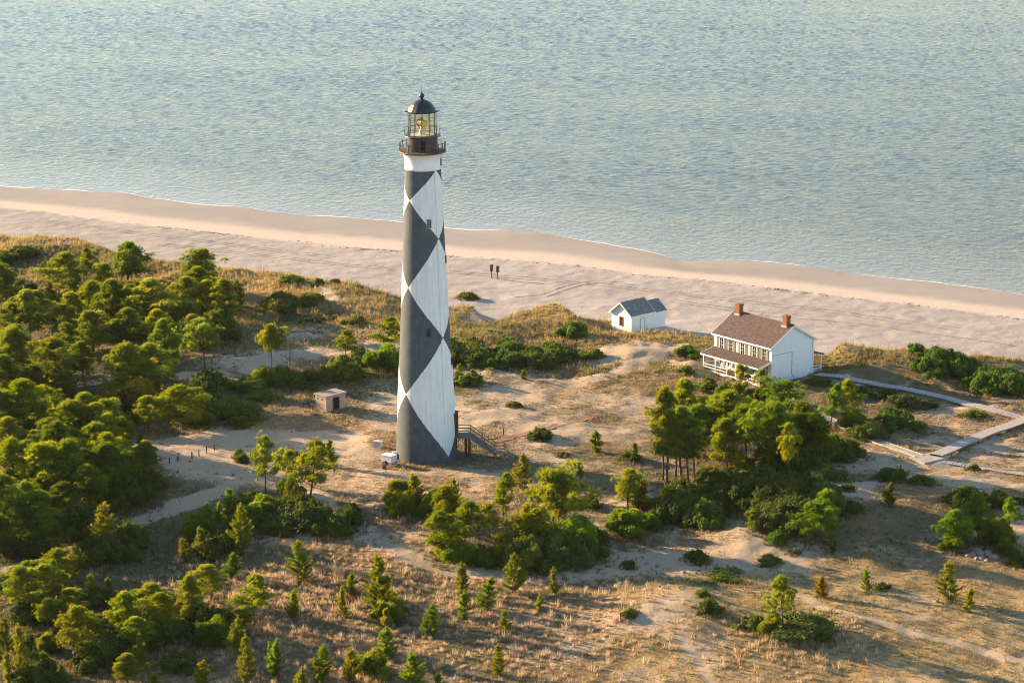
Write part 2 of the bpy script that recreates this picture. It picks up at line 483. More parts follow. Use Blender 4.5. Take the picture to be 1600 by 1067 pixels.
def tuft_mat(name, transl=.45):
    m, t, n, l, b = nt_new(name)
    at = n.new('ShaderNodeAttribute'); at.attribute_name = 'col'
    l.new(at.outputs['Color'], b.inputs['Base Color'])
    b.inputs['Roughness'].default_value = .8; b.inputs['Specular IOR Level'].default_value = .15
    tr = n.new('ShaderNodeBsdfTranslucent'); l.new(at.outputs['Color'], tr.inputs['Color'])
    ms = n.new('ShaderNodeMixShader'); ms.inputs[0].default_value = transl
    l.new(b.outputs[0], ms.inputs[1]); l.new(tr.outputs[0], ms.inputs[2]); l.new(ms.outputs[0], n['Material Output'].inputs['Surface'])
    return m
M['tuft'] = tuft_mat('dry_grass')
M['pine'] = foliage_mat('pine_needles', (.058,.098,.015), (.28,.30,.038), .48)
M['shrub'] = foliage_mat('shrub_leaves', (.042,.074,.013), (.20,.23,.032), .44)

# ------------------------------------------------------------------ ground cover map, from places read off the photograph
# soft patches: (px, py, rx, ry, cover 0 bare .. 1 dense)
PATCHES = [
 (300,760,900,330,.62),(120,480,240,80,1.0),(180,610,220,60,.9),(90,770,200,110,1.0),(160,950,270,110,.9),(1300,950,420,200,.60),(1500,620,260,80,.72),
 (480,690,190,36,.10),(560,745,150,30,.08),(680,745,120,14,.10),(600,650,60,40,.32),(500,655,120,18,.60),(740,640,90,26,.20),(880,625,140,30,.28),(900,700,150,22,.30),(960,680,80,40,.45),
 (260,705,90,18,.08),(350,735,110,20,.12),(640,770,200,24,.42),(820,680,70,22,.18),(820,720,90,20,.5),
 (470,515,60,16,.30),(560,552,110,14,.14),(340,570,80,28,.40),(400,560,50,16,.25),(720,575,60,26,.45),(900,590,100,14,.15),(960,566,50,14,.06),(1000,555,50,12,.05),
 (1075,580,45,16,.30),(1000,640,90,26,.35),(960,650,60,30,.45),
 (300,845,130,50,.75),(470,835,70,20,.20),(600,850,90,18,.16),(720,890,110,12,.14),(870,900,120,12,.22),(1000,880,80,20,.16),
 (1090,885,120,26,.08),(1180,850,80,22,.20),(1235,865,45,26,.10),(1050,830,90,26,.55),(1330,820,110,50,.80),(1310,790,60,20,.25),
 (1400,730,170,16,.18),(1330,715,70,22,.15),(1450,690,120,20,.40),(1560,700,70,18,.22),(1540,760,90,14,.35),(1480,640,90,16,.35),(1330,590,60,16,.45),
 (1000,960,100,40,.45),(1030,985,60,20,.14),(1100,1000,60,40,.45),(1580,840,50,40,.35),(1450,980,200,40,.60),(1250,985,110,45,.85),
 (1180,930,60,20,.80),(560,960,260,90,.95),(720,920,140,40,.85),(830,970,120,40,.50),(900,1030,160,40,.55),
 (860,520,120,36,.85),(780,520,90,20,.85),(730,500,60,14,.62),(590,470,70,40,.88),(450,470,130,30,.88),(300,430,240,30,.88),(90,390,140,22,.90),
 (640,727,60,9,.85),(735,706,50,13,.9),(600,692,26,16,.85),(515,450,10,6,.05),(100,395,24,4,.25),(960,590,70,16,.85),(1090,520,60,18,.85),(1300,545,30,10,.12),(1400,570,150,30,.88),(1580,590,90,30,.85),(280,720,60,10,.15),
]
# bare tracks: (pixel line, half width m, cover)
TRACKS = [
 ([(770,618),(850,603),(930,590),(975,577),(1010,560),(1040,548),(1060,540)], 2.0, .02),
 ([(20,892),(90,868),(170,835),(240,805),(300,785),(370,755),(430,740)], 1.8, .18),
 ([(480,770),(540,815),(600,850),(650,875),(720,893),(800,900),(900,893),(980,880),(1060,885)], 1.8, .12),
 ([(115,603),(170,594),(230,590),(330,588)], 1.6, .12), ([(250,700),(330,690),(420,685),(520,690)], 3.0, .06),
 ([(1245,932),(1320,958),(1400,980),(1480,1000),(1600,1034),(1700,1060)], 0.75, .0), ([(1060,990),(1090,1030),(1110,1067)], .5, .1),
 ([(850,600),(780,640),(720,670)], 2.2, .12), ([(780,690),(870,720),(960,730),(1010,780)], 1.6, .35), ([(520,552),(430,560),(390,580)], 1.6, .1),
 ([(1300,770),(1400,745),(1500,748),(1600,760)], 1.3, .12), ([(740,500),(770,488)], 1.6, .0), ([(505,455),(520,470)], 1.0, .0),
]
def seg_dist(x, y, pts):
    d = np.full(x.shape, 1e9)
    for (ax, ay), (bx, by) in zip(pts[:-1], pts[1:]):
        vx, vy = bx - ax, by - ay
        t = np.clip(((x - ax) * vx + (y - ay) * vy) / (vx * vx + vy * vy + 1e-9), 0, 1)
        d = np.minimum(d, np.hypot(x - ax - t * vx, y - ay - t * vy))
    return d
_TRW = [([tuple(place(*q)[:2]) for q in pts], w, c) for pts, w, c in TRACKS]

def cover(x, y, z):
    """(vegetation cover, wetness) of the ground"""
    px, py = project(x, y, np.zeros_like(x))
    v = np.full(x.shape, .62)
    for cx, cy, rx, ry, val in PATCHES:
        k = np.exp(-np.power(((px - cx) / rx) ** 2 + ((py - cy) / ry) ** 2, 1.5) * .9)
        v = v * (1 - k) + val * k
    for pts, w, val in _TRW:
        k = 1 - smooth(w * .5, w * 1.6, seg_dist(x + 1.5 * fbm(x, y, 6, 2), y + 1.5 * fbm(x, y, 6, 2, ox=3), pts))
        v = v * (1 - k) + val * k
    v = v + .10 + .75 * fbm(x, y, 8, 4, ox=21) + .35 * fbm(x, y, 2.2, 3, ox=31)
    yd = dune_y(x)
    edge = smooth(-1.0, 3.5, yd + 5.0 * fbm(x, y, 8, 3, ox=13) - y)
    v = np.clip(v, 0, 1.1) * edge
    ys, yw = shore_y(x), wrack_y(x)
    tw = (ys - y) / np.maximum(ys - yw, 5)
    wet = smooth(.72, .46, tw + .35 * fbm(x, y * 2.2, 26, 4, ox=8)) * (.62 + .38 * smooth(-.12, .12, fbm(x + y * .5, y * 5, 40, 3, ox=18)))
    return np.clip(v, 0, 1.1), np.clip(wet, 0, 1)

# ------------------------------------------------------------------ the setting: ground, sea
def grid_axis(lo, hi, step, far_lo, far_hi):
    a = np.arange(lo, hi + step / 2, step)
    def tail(d):
        out, s, p = [], step, 0.0
        while p < d: s *= 1.55; p += s; out.append(p)
        return np.array(out)
    return np.concatenate([(lo - tail(lo - far_lo))[::-1], a, hi + tail(far_hi - hi)])

gx, gy = grid_axis(-125, 112, .55, -3500, 3500), grid_axis(250, 580, .72, -600, 1500)
GX, GY = np.meshgrid(gx, gy)
X, Y = GX.ravel(), GY.ravel()
Z = height(X, Y)
VEG, WET = cover(X, Y, Z)
nx, ny = len(gx), len(gy)
idx = np.arange(nx * ny).reshape(ny, nx)
quads = np.stack([idx[:-1, :-1].ravel(), idx[:-1, 1:].ravel(), idx[1:, 1:].ravel(), idx[1:, :-1].ravel()], 1)
_yd = dune_y(X)
_on_beach = smooth(-3, 3, Y - _yd)
_tw = (shore_y(X) - Y) / np.maximum(shore_y(X) - wrack_y(X), 5)
_n = fbm(X, Y, 30, 4, ox=40)[:, None]
inland = np.array([.43, .325, .215]) * (1 + .35 * _n)
dry = np.array([.385, .335, .295]) * (1 + .3 * _n + .35 * fbm(X, Y, 3.0, 3, ox=55)[:, None])
pale = np.array([.58, .475, .375])
wetc = np.array([.335, .275, .215])
kp = (smooth(.55, .8, _tw) * (1 - smooth(.95, 1.05, _tw + .03 * fbm(X, Y, 7, 2))))[:, None]
beach = dry * (1 - kp) + pale * kp
kw = WET[:, None]
beach = beach * (1 - kw) + wetc * (1 + .25 * fbm(X, Y, 18, 3, ox=60)[:, None]) * kw
SANDC = inland * (1 - _on_beach[:, None]) + beach * _on_beach[:, None]
# turf: olive brown low growth to golden dead grass
_t1 = np.clip(.5 + 1.6 * fbm(X, Y, 14, 4, ox=70) + 1.1 * fbm(X, Y, 3, 3, ox=73), 0, 1)[:, None]
_ppx, _ppy = project(X, Y, np.zeros_like(X))
_gold = np.clip(smooth(640, 470, _ppy) * .55 + smooth(850, 930, _ppy) * smooth(850, 1100, _ppx) * .85, 0, 1)[:, None]
olive, tan, gold = np.array([.078, .070, .030]), np.array([.22, .15, .075]), np.array([.41, .285, .125])  # olive and tan darkened so gaps between tussocks read as shadow
TURFC = olive * (1 - _t1) + tan * _t1
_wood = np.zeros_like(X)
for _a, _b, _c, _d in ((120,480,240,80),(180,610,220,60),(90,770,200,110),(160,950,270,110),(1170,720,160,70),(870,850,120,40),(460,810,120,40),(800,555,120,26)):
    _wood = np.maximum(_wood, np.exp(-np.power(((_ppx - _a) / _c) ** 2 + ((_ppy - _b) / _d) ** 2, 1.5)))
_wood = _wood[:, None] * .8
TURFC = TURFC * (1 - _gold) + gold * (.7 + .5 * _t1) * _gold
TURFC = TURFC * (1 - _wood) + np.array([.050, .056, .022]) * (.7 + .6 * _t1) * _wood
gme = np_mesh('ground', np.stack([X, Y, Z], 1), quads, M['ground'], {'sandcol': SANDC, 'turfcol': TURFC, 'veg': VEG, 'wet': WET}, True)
tag(link('ground', gme), kind='structure')

# the sea: one sheet, its landward edge under the sand
sx_ = grid_axis(-172, 172, .85, -9000, 9000)
_o = [0.0]
while _o[-1] < 540: _o.append(_o[-1] + .75 + .0016 * _o[-1])
off = np.array([-14, -7, -3] + _o + [555, 580, 620, 700, 860, 1100, 1800, 3000, 5000, 8000, 12000])
SX, SO = np.meshgrid(sx_, off)
SY = shore_y(SX) + SO
_gw = np.random.default_rng(8)
SZ = np.zeros_like(SX)
for _k in range(46):                         # wind waves: many small trains with their own length and heading
    lam = 1.75 * (1.9 ** _gw.random()); th = R(-68) + _gw.normal(0, .6); am = .0029 * lam * _gw.uniform(.5, 1.2)
    ph = 2 * math.pi / lam * (SX * math.cos(th) + SY * math.sin(th)) + _gw.uniform(0, 6.28)
    SZ += am * np.sin(ph + .5 * np.sin(ph))
_patch = .9 + 1.0 * fbm(SX * .5 + SY * .1, SY * 1.5, 55, 4, ox=91)            # gusts roughen the water in patches
SZ *= _patch * (1 + .5 * np.clip(SO / 450, 0, 1.2)) * (.22 + .78 * smooth(2, 70, SO)) * smooth(-3, 1.5, SO) * smooth(860, 560, SO) * ((SX > -172) & (SX < 172))
sidx = np.arange(SX.size).reshape(SX.shape)
sq = np.stack([sidx[:-1, :-1].ravel(), sidx[:-1, 1:].ravel(), sidx[1:, 1:].ravel(), sidx[1:, :-1].ravel()], 1)
dep = np.clip(SO / 160, 0, 1)
wme = np_mesh('sea', np.stack([SX.ravel(), SY.ravel(), WATER_Z + SZ.ravel()], 1), sq, M['water'], {'depth': dep.ravel()}, True)
tag(link('sea', wme), kind='structure')

# thin lines of foam where the water meets the sand
def foam_strip():
    vs, fs = [], []
    xs = np.arange(-128, 115, .5)
    for base, wmax, thr, o in ((0.05, 1.0, -.12, 1), (2.2, .6, .06, 2), (5.5, .45, .13, 3), (11.0, .4, .18, 4)):
        n1 = fbm(xs, xs * 0 + o * 9, 7, 4, ox=o * 5)
        yy = shore_y(xs) + base + (1.0 + base * .25) * fbm(xs, xs * 0 + 50, 12, 3, ox=o)
        wd = np.clip((n1 - thr) * 2.6, 0, 1) * wmax
        for i in range(len(xs) - 1):
            if wd[i] <= .05 and wd[i+1] <= .05: continue
            k = len(vs); zz = WATER_Z + .03
            vs += [(xs[i], yy[i], zz), (xs[i+1], yy[i+1], zz), (xs[i+1], yy[i+1] + wd[i+1], zz), (xs[i], yy[i] + wd[i], zz)]
            fs.append((k, k+1, k+2, k+3))
    me = np_mesh('foam', np.array(vs), np.array(fs), M['foam'])
    return tag(link('foam', me), 'thin white foam line where small waves wash the sand', 'foam', kind='stuff')
foam_strip()

# wrack line: dry seaweed and reed bits left by the tide
def wrack():
    g = np.random.default_rng(5); vs, fs = [], []
    xs = np.concatenate([g.uniform(-125, 110, 2600), g.uniform(-70, -10, 600)])
    keep = g.random(len(xs)) < np.clip(.35 + 2.2 * fbm(xs, xs * 0, 9, 4, ox=77), .06, 1)
    for x in xs[keep]:
        y = wrack_y(x) + g.normal(0, .55) + 1.6 * float(fbm(x, 3.0, 10, 3))
        z = float(height(x, y)); a = g.uniform(-.7, .5); L, w, h = g.uniform(.06, .42), g.uniform(.03, .10), g.uniform(.02, .08)
        c, s = math.cos(a), math.sin(a); k = len(vs)
        for dx, dy, dz in ((-L, 0, -.02), (0, -w, -.02), (L, 0, -.02), (0, w, -.02), (g.uniform(-.1, .1), 0, h)):
            vs.append((x + dx * c - dy * s, y + dx * s + dy * c, z + dz))
        fs += [(k, k+1, k+4), (k+1, k+2, k+4), (k+2, k+3, k+4), (k+3, k, k+4)]
    me = np_mesh('tide_wrack', np.array(vs), np.array(fs), M['debris'])
    tag(link('tide_wrack', me), 'dark broken line of tide wrack along the beach', 'wrack', kind='stuff')
wrack()

# wheel tracks pressed into the dry sand of the beach
M['track_sand'] = plain('pressed_sand', (.36,.30,.25), (.29,.24,.20), 1.5, .95, .1, .5, 6)
def wheel_track(pts_px):
    w = np.array([place(*q)[:2] for q in pts_px])
    t = np.linspace(0, len(w) - 1, 260)
    cx = np.interp(t, range(len(w)), w[:, 0]); cy = np.interp(t, range(len(w)), w[:, 1])
    for _ in range(40):
        cx[1:-1] = (cx[:-2] + 2 * cx[1:-1] + cx[2:]) / 4; cy[1:-1] = (cy[:-2] + 2 * cy[1:-1] + cy[2:]) / 4
    tx, ty = np.gradient(cx), np.gradient(cy); L = np.hypot(tx, ty); nx_, ny_ = -ty / L, tx / L
    for side in (-.85, .85):
        vs, fs = [], []
        wd = .13 + .05 * fbm(t * 3, t * 0 + side, 2, 2)
        for o in (-1, 1):
            x = cx + nx_ * (side + o * wd); y = cy + ny_ * (side + o * wd)
            vs.append(np.stack([x, y, height(x, y) + .035], 1))
        V = np.concatenate(vs); n = len(t)
        keep = fbm(t * 2.0, t * 0 + side * 3, 6, 3, ox=pts_px[0][0]) > -.12
        fs = np.array([(i, i + 1, n + i + 1, n + i) for i in range(n - 1) if keep[i]])
        tag(link('wheel_track', np_mesh('wheel_track', V, fs, M['track_sand'])), kind='structure')
for q in ([(700,425),(860,438),(1000,452),(1150,470),(1300,487),(1500,515)], [(780,470),(850,462),(900,445),(930,440),(1000,445)], [(250,382),(400,398),(520,412),(640,424)], [(1050,470),(1200,492),(1350,505),(1600,540)], [(60,345),(300,375),(520,402)]):
    wheel_track(q)

# ------------------------------------------------------------------ lighthouse
def lighthouse():
    root = empty('lighthouse', TOWER)
    tag(root, 'tall tapering lighthouse painted in black and white diamonds with black lantern', 'lighthouse')
    rows = [39.95, 35.9, 30.7, 24.1, 17.2, 9.5, 0.7]
    prof = [(0.0, 4.28), (.7, 4.18), (4.5, 4.02), (9.3, 3.82), (16.5, 3.42), (23.4, 3.10), (30.0, 2.82), (36, 2.55), (40.5, 2.40)]
    pz, pr = [p[0] for p in prof], [p[1] for p in prof]
    zs = sorted(set(list(np.linspace(-1.0, 40.5, 30)) + rows))
    n = 96
    # angle 0 = towards the camera, positive to the right as seen from it
    view = math.atan2(-TOWER[1], -TOWER[0])
    vs, fs, ck = [], [], []
    def row_of(z): return float(np.interp(-z, [-v for v in rows], range(7))) if z >= rows[-1] else 6 + (rows[-1] - z) / 9.0
    for z in zs:
        rr = np.interp(max(z, 0), pz, pr)
        for i in range(n + 1):
            th = -math.pi + 2 * math.pi * i / n
            a = view + th
            vs.append((rr * math.cos(a), rr * math.sin(a), z))
            tt = (math.degrees(th) - 45) / 90; rw = min(6.0, row_of(z)) if z < rows[0] else 0.0
            ck.append(((tt + rw) / 2, (tt - rw) / 2, 0.0))
    for k in range(len(zs) - 1):
        for i in range(n):
            fs.append((k*(n+1)+i, k*(n+1)+i+1, (k+1)*(n+1)+i+1, (k+1)*(n+1)+i))
    me = bpy.data.meshes.new('shaft'); me.from_pydata(vs, [], fs); me.materials.append(M['tower'])
    at = me.attributes.new('checker', 'FLOAT_VECTOR', 'POINT'); at.data.foreach_set('vector', np.array(ck, np.float32).ravel())
    me.polygons.foreach_set('use_smooth', np.ones(len(me.polygons), bool)); me.update()
    tag(link('shaft', me, root), 'brick shaft painted in large black and white diamonds')
    top = root
    n_before = set(root.children)
    MB().lathe([(2.46, 40.3), (2.50, 40.34), (2.50, 40.62), (2.42, 40.7), (2.42, 41.6), (2.50, 42.0), (2.72, 42.35), (2.9, 42.5)], 64).build('collar', M['white'], top, smooth_shade=True)
    MB().lathe([(2.9, 42.5), (3.12, 42.56), (3.16, 42.66), (3.12, 42.76), (2.2, 42.80)], 64).build('gallery_deck', M['deck_rust'], top)
    rail = MB().lathe([(3.04, 43.78), (3.09, 43.78), (3.09, 43.84), (3.04, 43.84)], 48, cap=False).lathe([(3.05, 43.28), (3.08, 43.28), (3.08, 43.32), (3.05, 43.32)], 48, cap=False).build('gallery_railing', M['rust_iron'], top)
    bal = MB().box(-.035, .035, -.035, .035, 42.78, 43.95).mesh('baluster', M['black'])
    for k in range(22):
        a = 2 * math.pi * (k + .3) / 22
        link('baluster', bal, rail, (3.06 * math.cos(a), 3.06 * math.sin(a), 0), a)
    drum = MB().lathe([(2.12, 42.8), (2.12, 42.95), (2.03, 43.0), (2.03, 44.55), (2.10, 44.6), (2.10, 44.72)], 48).build('watch_room', M['black'], top, smooth_shade=False)
    fa = view + .05
    MB().box(2.02, 2.10, -.32, .32, 42.9, 44.35).build('door', M['dark'], top, rz=fa)
    MB().lathe([(1.9, 44.66), (2.42, 44.70), (2.45, 44.76), (2.42, 44.82), (1.7, 44.86)], 48).build('lantern_gallery', M['black'], top)
    lr = MB().lathe([(2.38, 45.72), (2.42, 45.72), (2.42, 45.77), (2.38, 45.77)], 40, cap=False).build('lantern_railing', M['black'], top)
    lb = MB().box(-.025, .025, -.025, .025, 44.8, 45.75).mesh('lantern_baluster', M['black'])
    for k in range(14):
        a = 2 * math.pi * (k + .5) / 14
        link('baluster', lb, lr, (2.40 * math.cos(a), 2.40 * math.sin(a), 0), a)
    # lantern: 12 facets, each with a tall pane; bars between
    nf, rl, z0, z1 = 12, 1.80, 44.86, 47.95
    pane = MB().box(rl - .01, rl + .01, -.42, .42, z0 + .08, z1 - .05).mesh('pane', M['lantern_glass'])
    bar = MB().box(rl + .035, rl + .10, -.025, .025, z0, z1).mesh('mullion', M['black'])
    hb = MB()
    for zz in (z0 + .02, z0 + 1.05, z0 + 2.08, z1 - .06):
        hb.lathe([(rl + .0, zz), (rl + .06, zz), (rl + .06, zz + .03), (rl + .0, zz + .03)], 12, cap=False)
    fr = hb.build('lantern_frame', M['black'], top, rz=math.pi / 12 * 0)
    for k in range(nf):
        a = 2 * math.pi * (k + .5) / nf
        link('pane', pane, fr, (0, 0, 0), a)
        link('mullion', bar, fr, (0, 0, 0), a - math.pi / nf)
    MB().lathe([(1.7, 44.84), (1.7, 44.90), (.5, 44.92), (.45, 45.6), (.30, 45.65), (.28, 46.0)], 24).build('lamp_pedestal', M['cream'], top)
    bm = MB()
    bm.tube([(-.55, 0, 46.4), (.55, 0, 46.4)], [.50, .50], 20).tube([(0, 0, 45.9), (0, 0, 47.3)], [.12, .10], 8)
    bm.tube([(-.6, 0, 46.4), (-.62, 0, 46.4)], [.56, .56], 20)
    bc = bm.build('rotating_beacon', M['rust_iron'], top, rz=view + .45)
    MB().tube([(.56, 0, 46.4), (.60, 0, 46.4)], [.44, .44], 20).build('lens', M['brass'], bc)
    MB().lathe([(1.35, 47.84), (1.75, 47.88), (1.75, 47.93), (.2, 48.1)], 24).build('lantern_ceiling', M['cream'], top)
    dome = MB().lathe([(2.02, 47.90), (2.06, 47.97), (1.92, 48.10), (1.72, 48.52), (1.38, 48.98), (.92, 49.34), (.42, 49.56), (.24, 49.62)], 16).build('dome', M['black'], top)
    ball = MB().lathe([(.18, 49.58), (.17, 49.78), (.26, 49.86), (.36, 50.02), (.36, 50.16), (.24, 50.32), (.10, 50.42), (.05, 50.60)], 20).build('ventilator_ball', M['black'], dome, smooth_shade=True)
    MB().box(-.018, .018, -.018, .018, 50.55, 51.6).build('lightning_rod', M['black'], dome)
    for sgn in (-1, 1):
        MB().box(1.95, 2.3, -.07, .07, 47.98, 48.12).build('eave_spout', M['black'], top, rz=view + sgn * 1.45)
    for o in [c for c in root.children if c not in n_before]: o.location.z -= .42        # everything above the shaft
    # windows: (angle from the camera side in degrees, height)
    for deg, z in ((15.5, 32.9), (80, 27.6), (78, 13.6), (8, 18.2), (83, 41.0)):
        rr = float(np.interp(min(z, 40.4), pz, pr)); a = view + R(deg)
        w = link('window', MB().box(-.10, .05, -.31, .31, -.58, .58).mesh('window', M['glass']), root, (rr * math.cos(a), rr * math.sin(a), z), a)
        w.scale = (1, .85, .9) if z > 30 else (1, .7, .75)
        fm = MB().box(-.1, .09, -.38, -.30, -.66, .66).box(-.1, .09, .30, .38, -.66, .66).box(-.1, .09, -.38, .38, .58, .66).box(-.1, .13, -.42, .42, -.72, -.62)
        fm.build('frame', M['grey_paint'] if deg < 20 and z > 30 else M['black'], w)
        mu = MB().box(.04, .075, -.02, .02, -.58, .58)
        for zz in (-.29, 0, .29): mu.box(.045, .07, -.30, .30, zz - .02, zz + .02)
        mu.build('muntins', M['grey_paint'] if deg < 20 and z > 30 else M['black'], w)
    # entrance on the side of the stair
    a = view + R(84)
    d = link('entrance_door', MB().box(-.3, .10, -.62, .62, 0, 2.5).mesh('entrance_door', M['dark']), root, (4.02 * math.cos(a), 4.02 * math.sin(a), 3.25), a)
    MB().box(-.3, .28, -.82, -.62, 0, 2.75).box(-.3, .28, .62, .82, 0, 2.75).box(-.3, .30, -.9, .9, 2.75, 3.0).build('surround', M['dark_wood'], d)
    a = view - R(80)
    MB().box(4.0, 4.75, -.5, .5, -.2, .85).build('vent_hood', M['grey_paint'], root, rz=a)
    MB().beam((2.46, 0, 40.2), (4.20, 0, .5), .025).build('grounding_cable', M['grey_paint'], root, rz=view + R(38))
    return root
lighthouse()

# ------------------------------------------------------------------ stair up to the tower door
def stair():
    p0 = np.array([TOWER[0] + 4.0, TOWER[1] + .0, 0.0])
    root = empty('entry_stair', p0, R(-6))
    tag(root, 'weathered wooden stair with landing rising to the lighthouse door', 'stair')
    zt = 3.1
    # landing over x 0..1.9, then steps down to x 5.6
    MB().box(-.1, 1.9, -.75, .75, zt - .12, zt).box(-.1, 1.9, -.78, -.72, zt - .45, zt + .01).box(-.1, 1.9, .72, .78, zt - .45, zt + .01).build('landing', M['old_wood'], root)
    pm = MB().box(-.09, .09, -.09, .09, -.3, zt - .1).mesh('post', M['dark_wood'])
    for x, y in ((1.35, -.66), (1.35, .66), (1.85, -.66), (1.85, .66), (.15, -.66)):
        link('post', pm, root, (x, y, 0))
    nst, x0, x1 = 13, 1.9, 5.3
    zl = .75
    sm = MB().box(-.02, .34, -.70, .70, -.05, 0).mesh('step', M['old_wood'])
    for k in range(nst):
        link('step', sm, root, (x0 + (x1 - x0) * k / nst, 0, zt - (zt - zl) * (k + 1) / (nst + 1)))
    for s in (-1, 1):
        MB().beam((x0, s * .74, zt - .22), (x1 + .1, s * .74, zl - .18), .08, .34).build('stringer', M['old_wood'], root)
        for hgt in (.62, 1.08):
            MB().beam((0, s * .74, zt + hgt), (x0, s * .74, zt + hgt), .07, .09).build('handrail', M['old_wood'], root)
            MB().beam((x0, s * .74, zt + hgt), (x1, s * .74, zl + hgt), .07, .09).build('handrail', M['old_wood'], root)
            MB().beam((x1, s * .74, zl + hgt), (x1 + 1.5, s * .74, zl + hgt - .05), .07, .09).build('handrail', M['old_wood'], root)
        for x, zb in ((.2, zt), (x0, zt), ((x0 + x1) / 2, (zt + zl) / 2), (x1, zl), (x1 + 1.5, zl)):
            MB().box(x - .05, x + .05, s * .74 - .05, s * .74 + .05, zb - .5, zb + 1.12).build('baluster', M['old_wood'], root)
    MB().box(x1, x1 + 1.6, -.8, .8, zl - .15, zl).build('lower_landing', M['old_wood'], root)
    pl = MB().box(-.08, .08, -.08, .08, -.3, zl - .1).mesh('low_post', M['dark_wood'])
    for x in (x1 + .1, x1 + 1.5):
        for y in (-.66, .66): link('post', pl, root, (x, y, 0))
    rp = MB().prism([(x1 + 1.6, zl), (x1 + 3.0, .0), (x1 + 3.0, -.2), (x1 + 1.6, zl - .15)], -.75, .75, 'xz').build('ramp', M['old_wood'], root)
stair()

# ------------------------------------------------------------------ keepers' house
def wall_window(parent, x, z, w, h, face, shut=True, sw=.38, trim='white', name='window', panes=(2, 3)):
    """window on a wall with outward normal -y (face 'y') at local y = 0"""
    root = link(name, MB().box(x - w/2, x + w/2, -.03, .05, z, z + h).mesh(name, M['glass']), parent, face[0], face[1])
    MB().box(x - w/2 - .09, x - w/2, -.07, .04, z - .05, z + h + .09).box(x + w/2, x + w/2 + .09, -.07, .04, z - .05, z + h + .09).box(x - w/2, x + w/2, -.07, .04, z + h, z + h + .09).build('frame', M[trim], root)
    MB().box(x - w/2 - .13, x + w/2 + .13, -.12, .04, z - .11, z - .05).build('sill', M[trim], root)
    mu = MB()
    for i in range(1, panes[0]): mu.box(x - w/2 + w*i/panes[0] - .018, x - w/2 + w*i/panes[0] + .018, -.05, -.02, z, z + h)
    for j in range(1, panes[1]):
        t = .03 if j * 2 == panes[1] else .018
        mu.box(x - w/2, x + w/2, -.046, -.021, z + h*j/panes[1] - t, z + h*j/panes[1] + t)
    mu.build('muntins', M[trim], root)
    if shut:
        for s in (-1, 1):
            cx = x + s * (w/2 + .10 + sw/2)
            MB().box(cx - sw/2, cx + sw/2, -.075, -.01, z - .05, z + h + .05).build('shutter', M['shutter'], root)
    return root

def gable_roof(parent, x0, x1, y0, y1, ze, zr, over, thick, mat, trim, ridge='x', rake=.35, name='roof'):
    """two sloping slabs meeting at a ridge, with fascia boards; returns roof"""
    c = (y0 + y1) / 2
    sl = (zr - ze) / (c - y0)
    ya, yb = y0 - over, y1 + over
    za = ze - over * sl
    def pl(pts, a, b):
        return MB().prism(pts, a, b, 'yz' if ridge == 'x' else 'xz')
    top = [(ya, za + thick), (c, zr + thick), (yb, za + thick), (yb, za), (c, zr), (ya, za)]
    m = MB()
    half1 = [(ya, za), (c, zr), (c, zr + thick), (ya, za + thick)]
    half2 = [(c, zr), (yb, za), (yb, za + thick), (c, zr + thick)]
    for hlf in (half1, half2):
        m.prism(hlf, x0 - rake, x1 + rake, 'yz' if ridge == 'x' else 'xz')
    r_ = m.build(name, mat, parent)
    for xx in ((x0 - rake - .05, x0 - rake - .003), (x1 + rake + .003, x1 + rake + .05)):
        f = MB()
        for hlf in ([(ya, za - .16), (c, zr - .16), (c, zr + thick + .01), (ya, za + thick + .01)], [(c, zr - .16), (yb, za - .16), (yb, za + thick + .01), (c, zr + thick + .01)]):
            f.prism(hlf, xx[0], xx[1], 'yz' if ridge == 'x' else 'xz')
        f.build('bargeboard', trim, r_)
    for ya_, yb_ in ((ya - .10, ya - .004), (yb + .004, yb + .10)):
        g = MB()
        if ridge == 'x': g.box(x0 - rake, x1 + rake, ya_, yb_, za - .12, za + thick - .01)
        else: g.box(ya_, yb_, x0 - rake, x1 + rake, za - .12, za + thick - .01)
        g.build('eaves_gutter', trim, r_)
    return r_

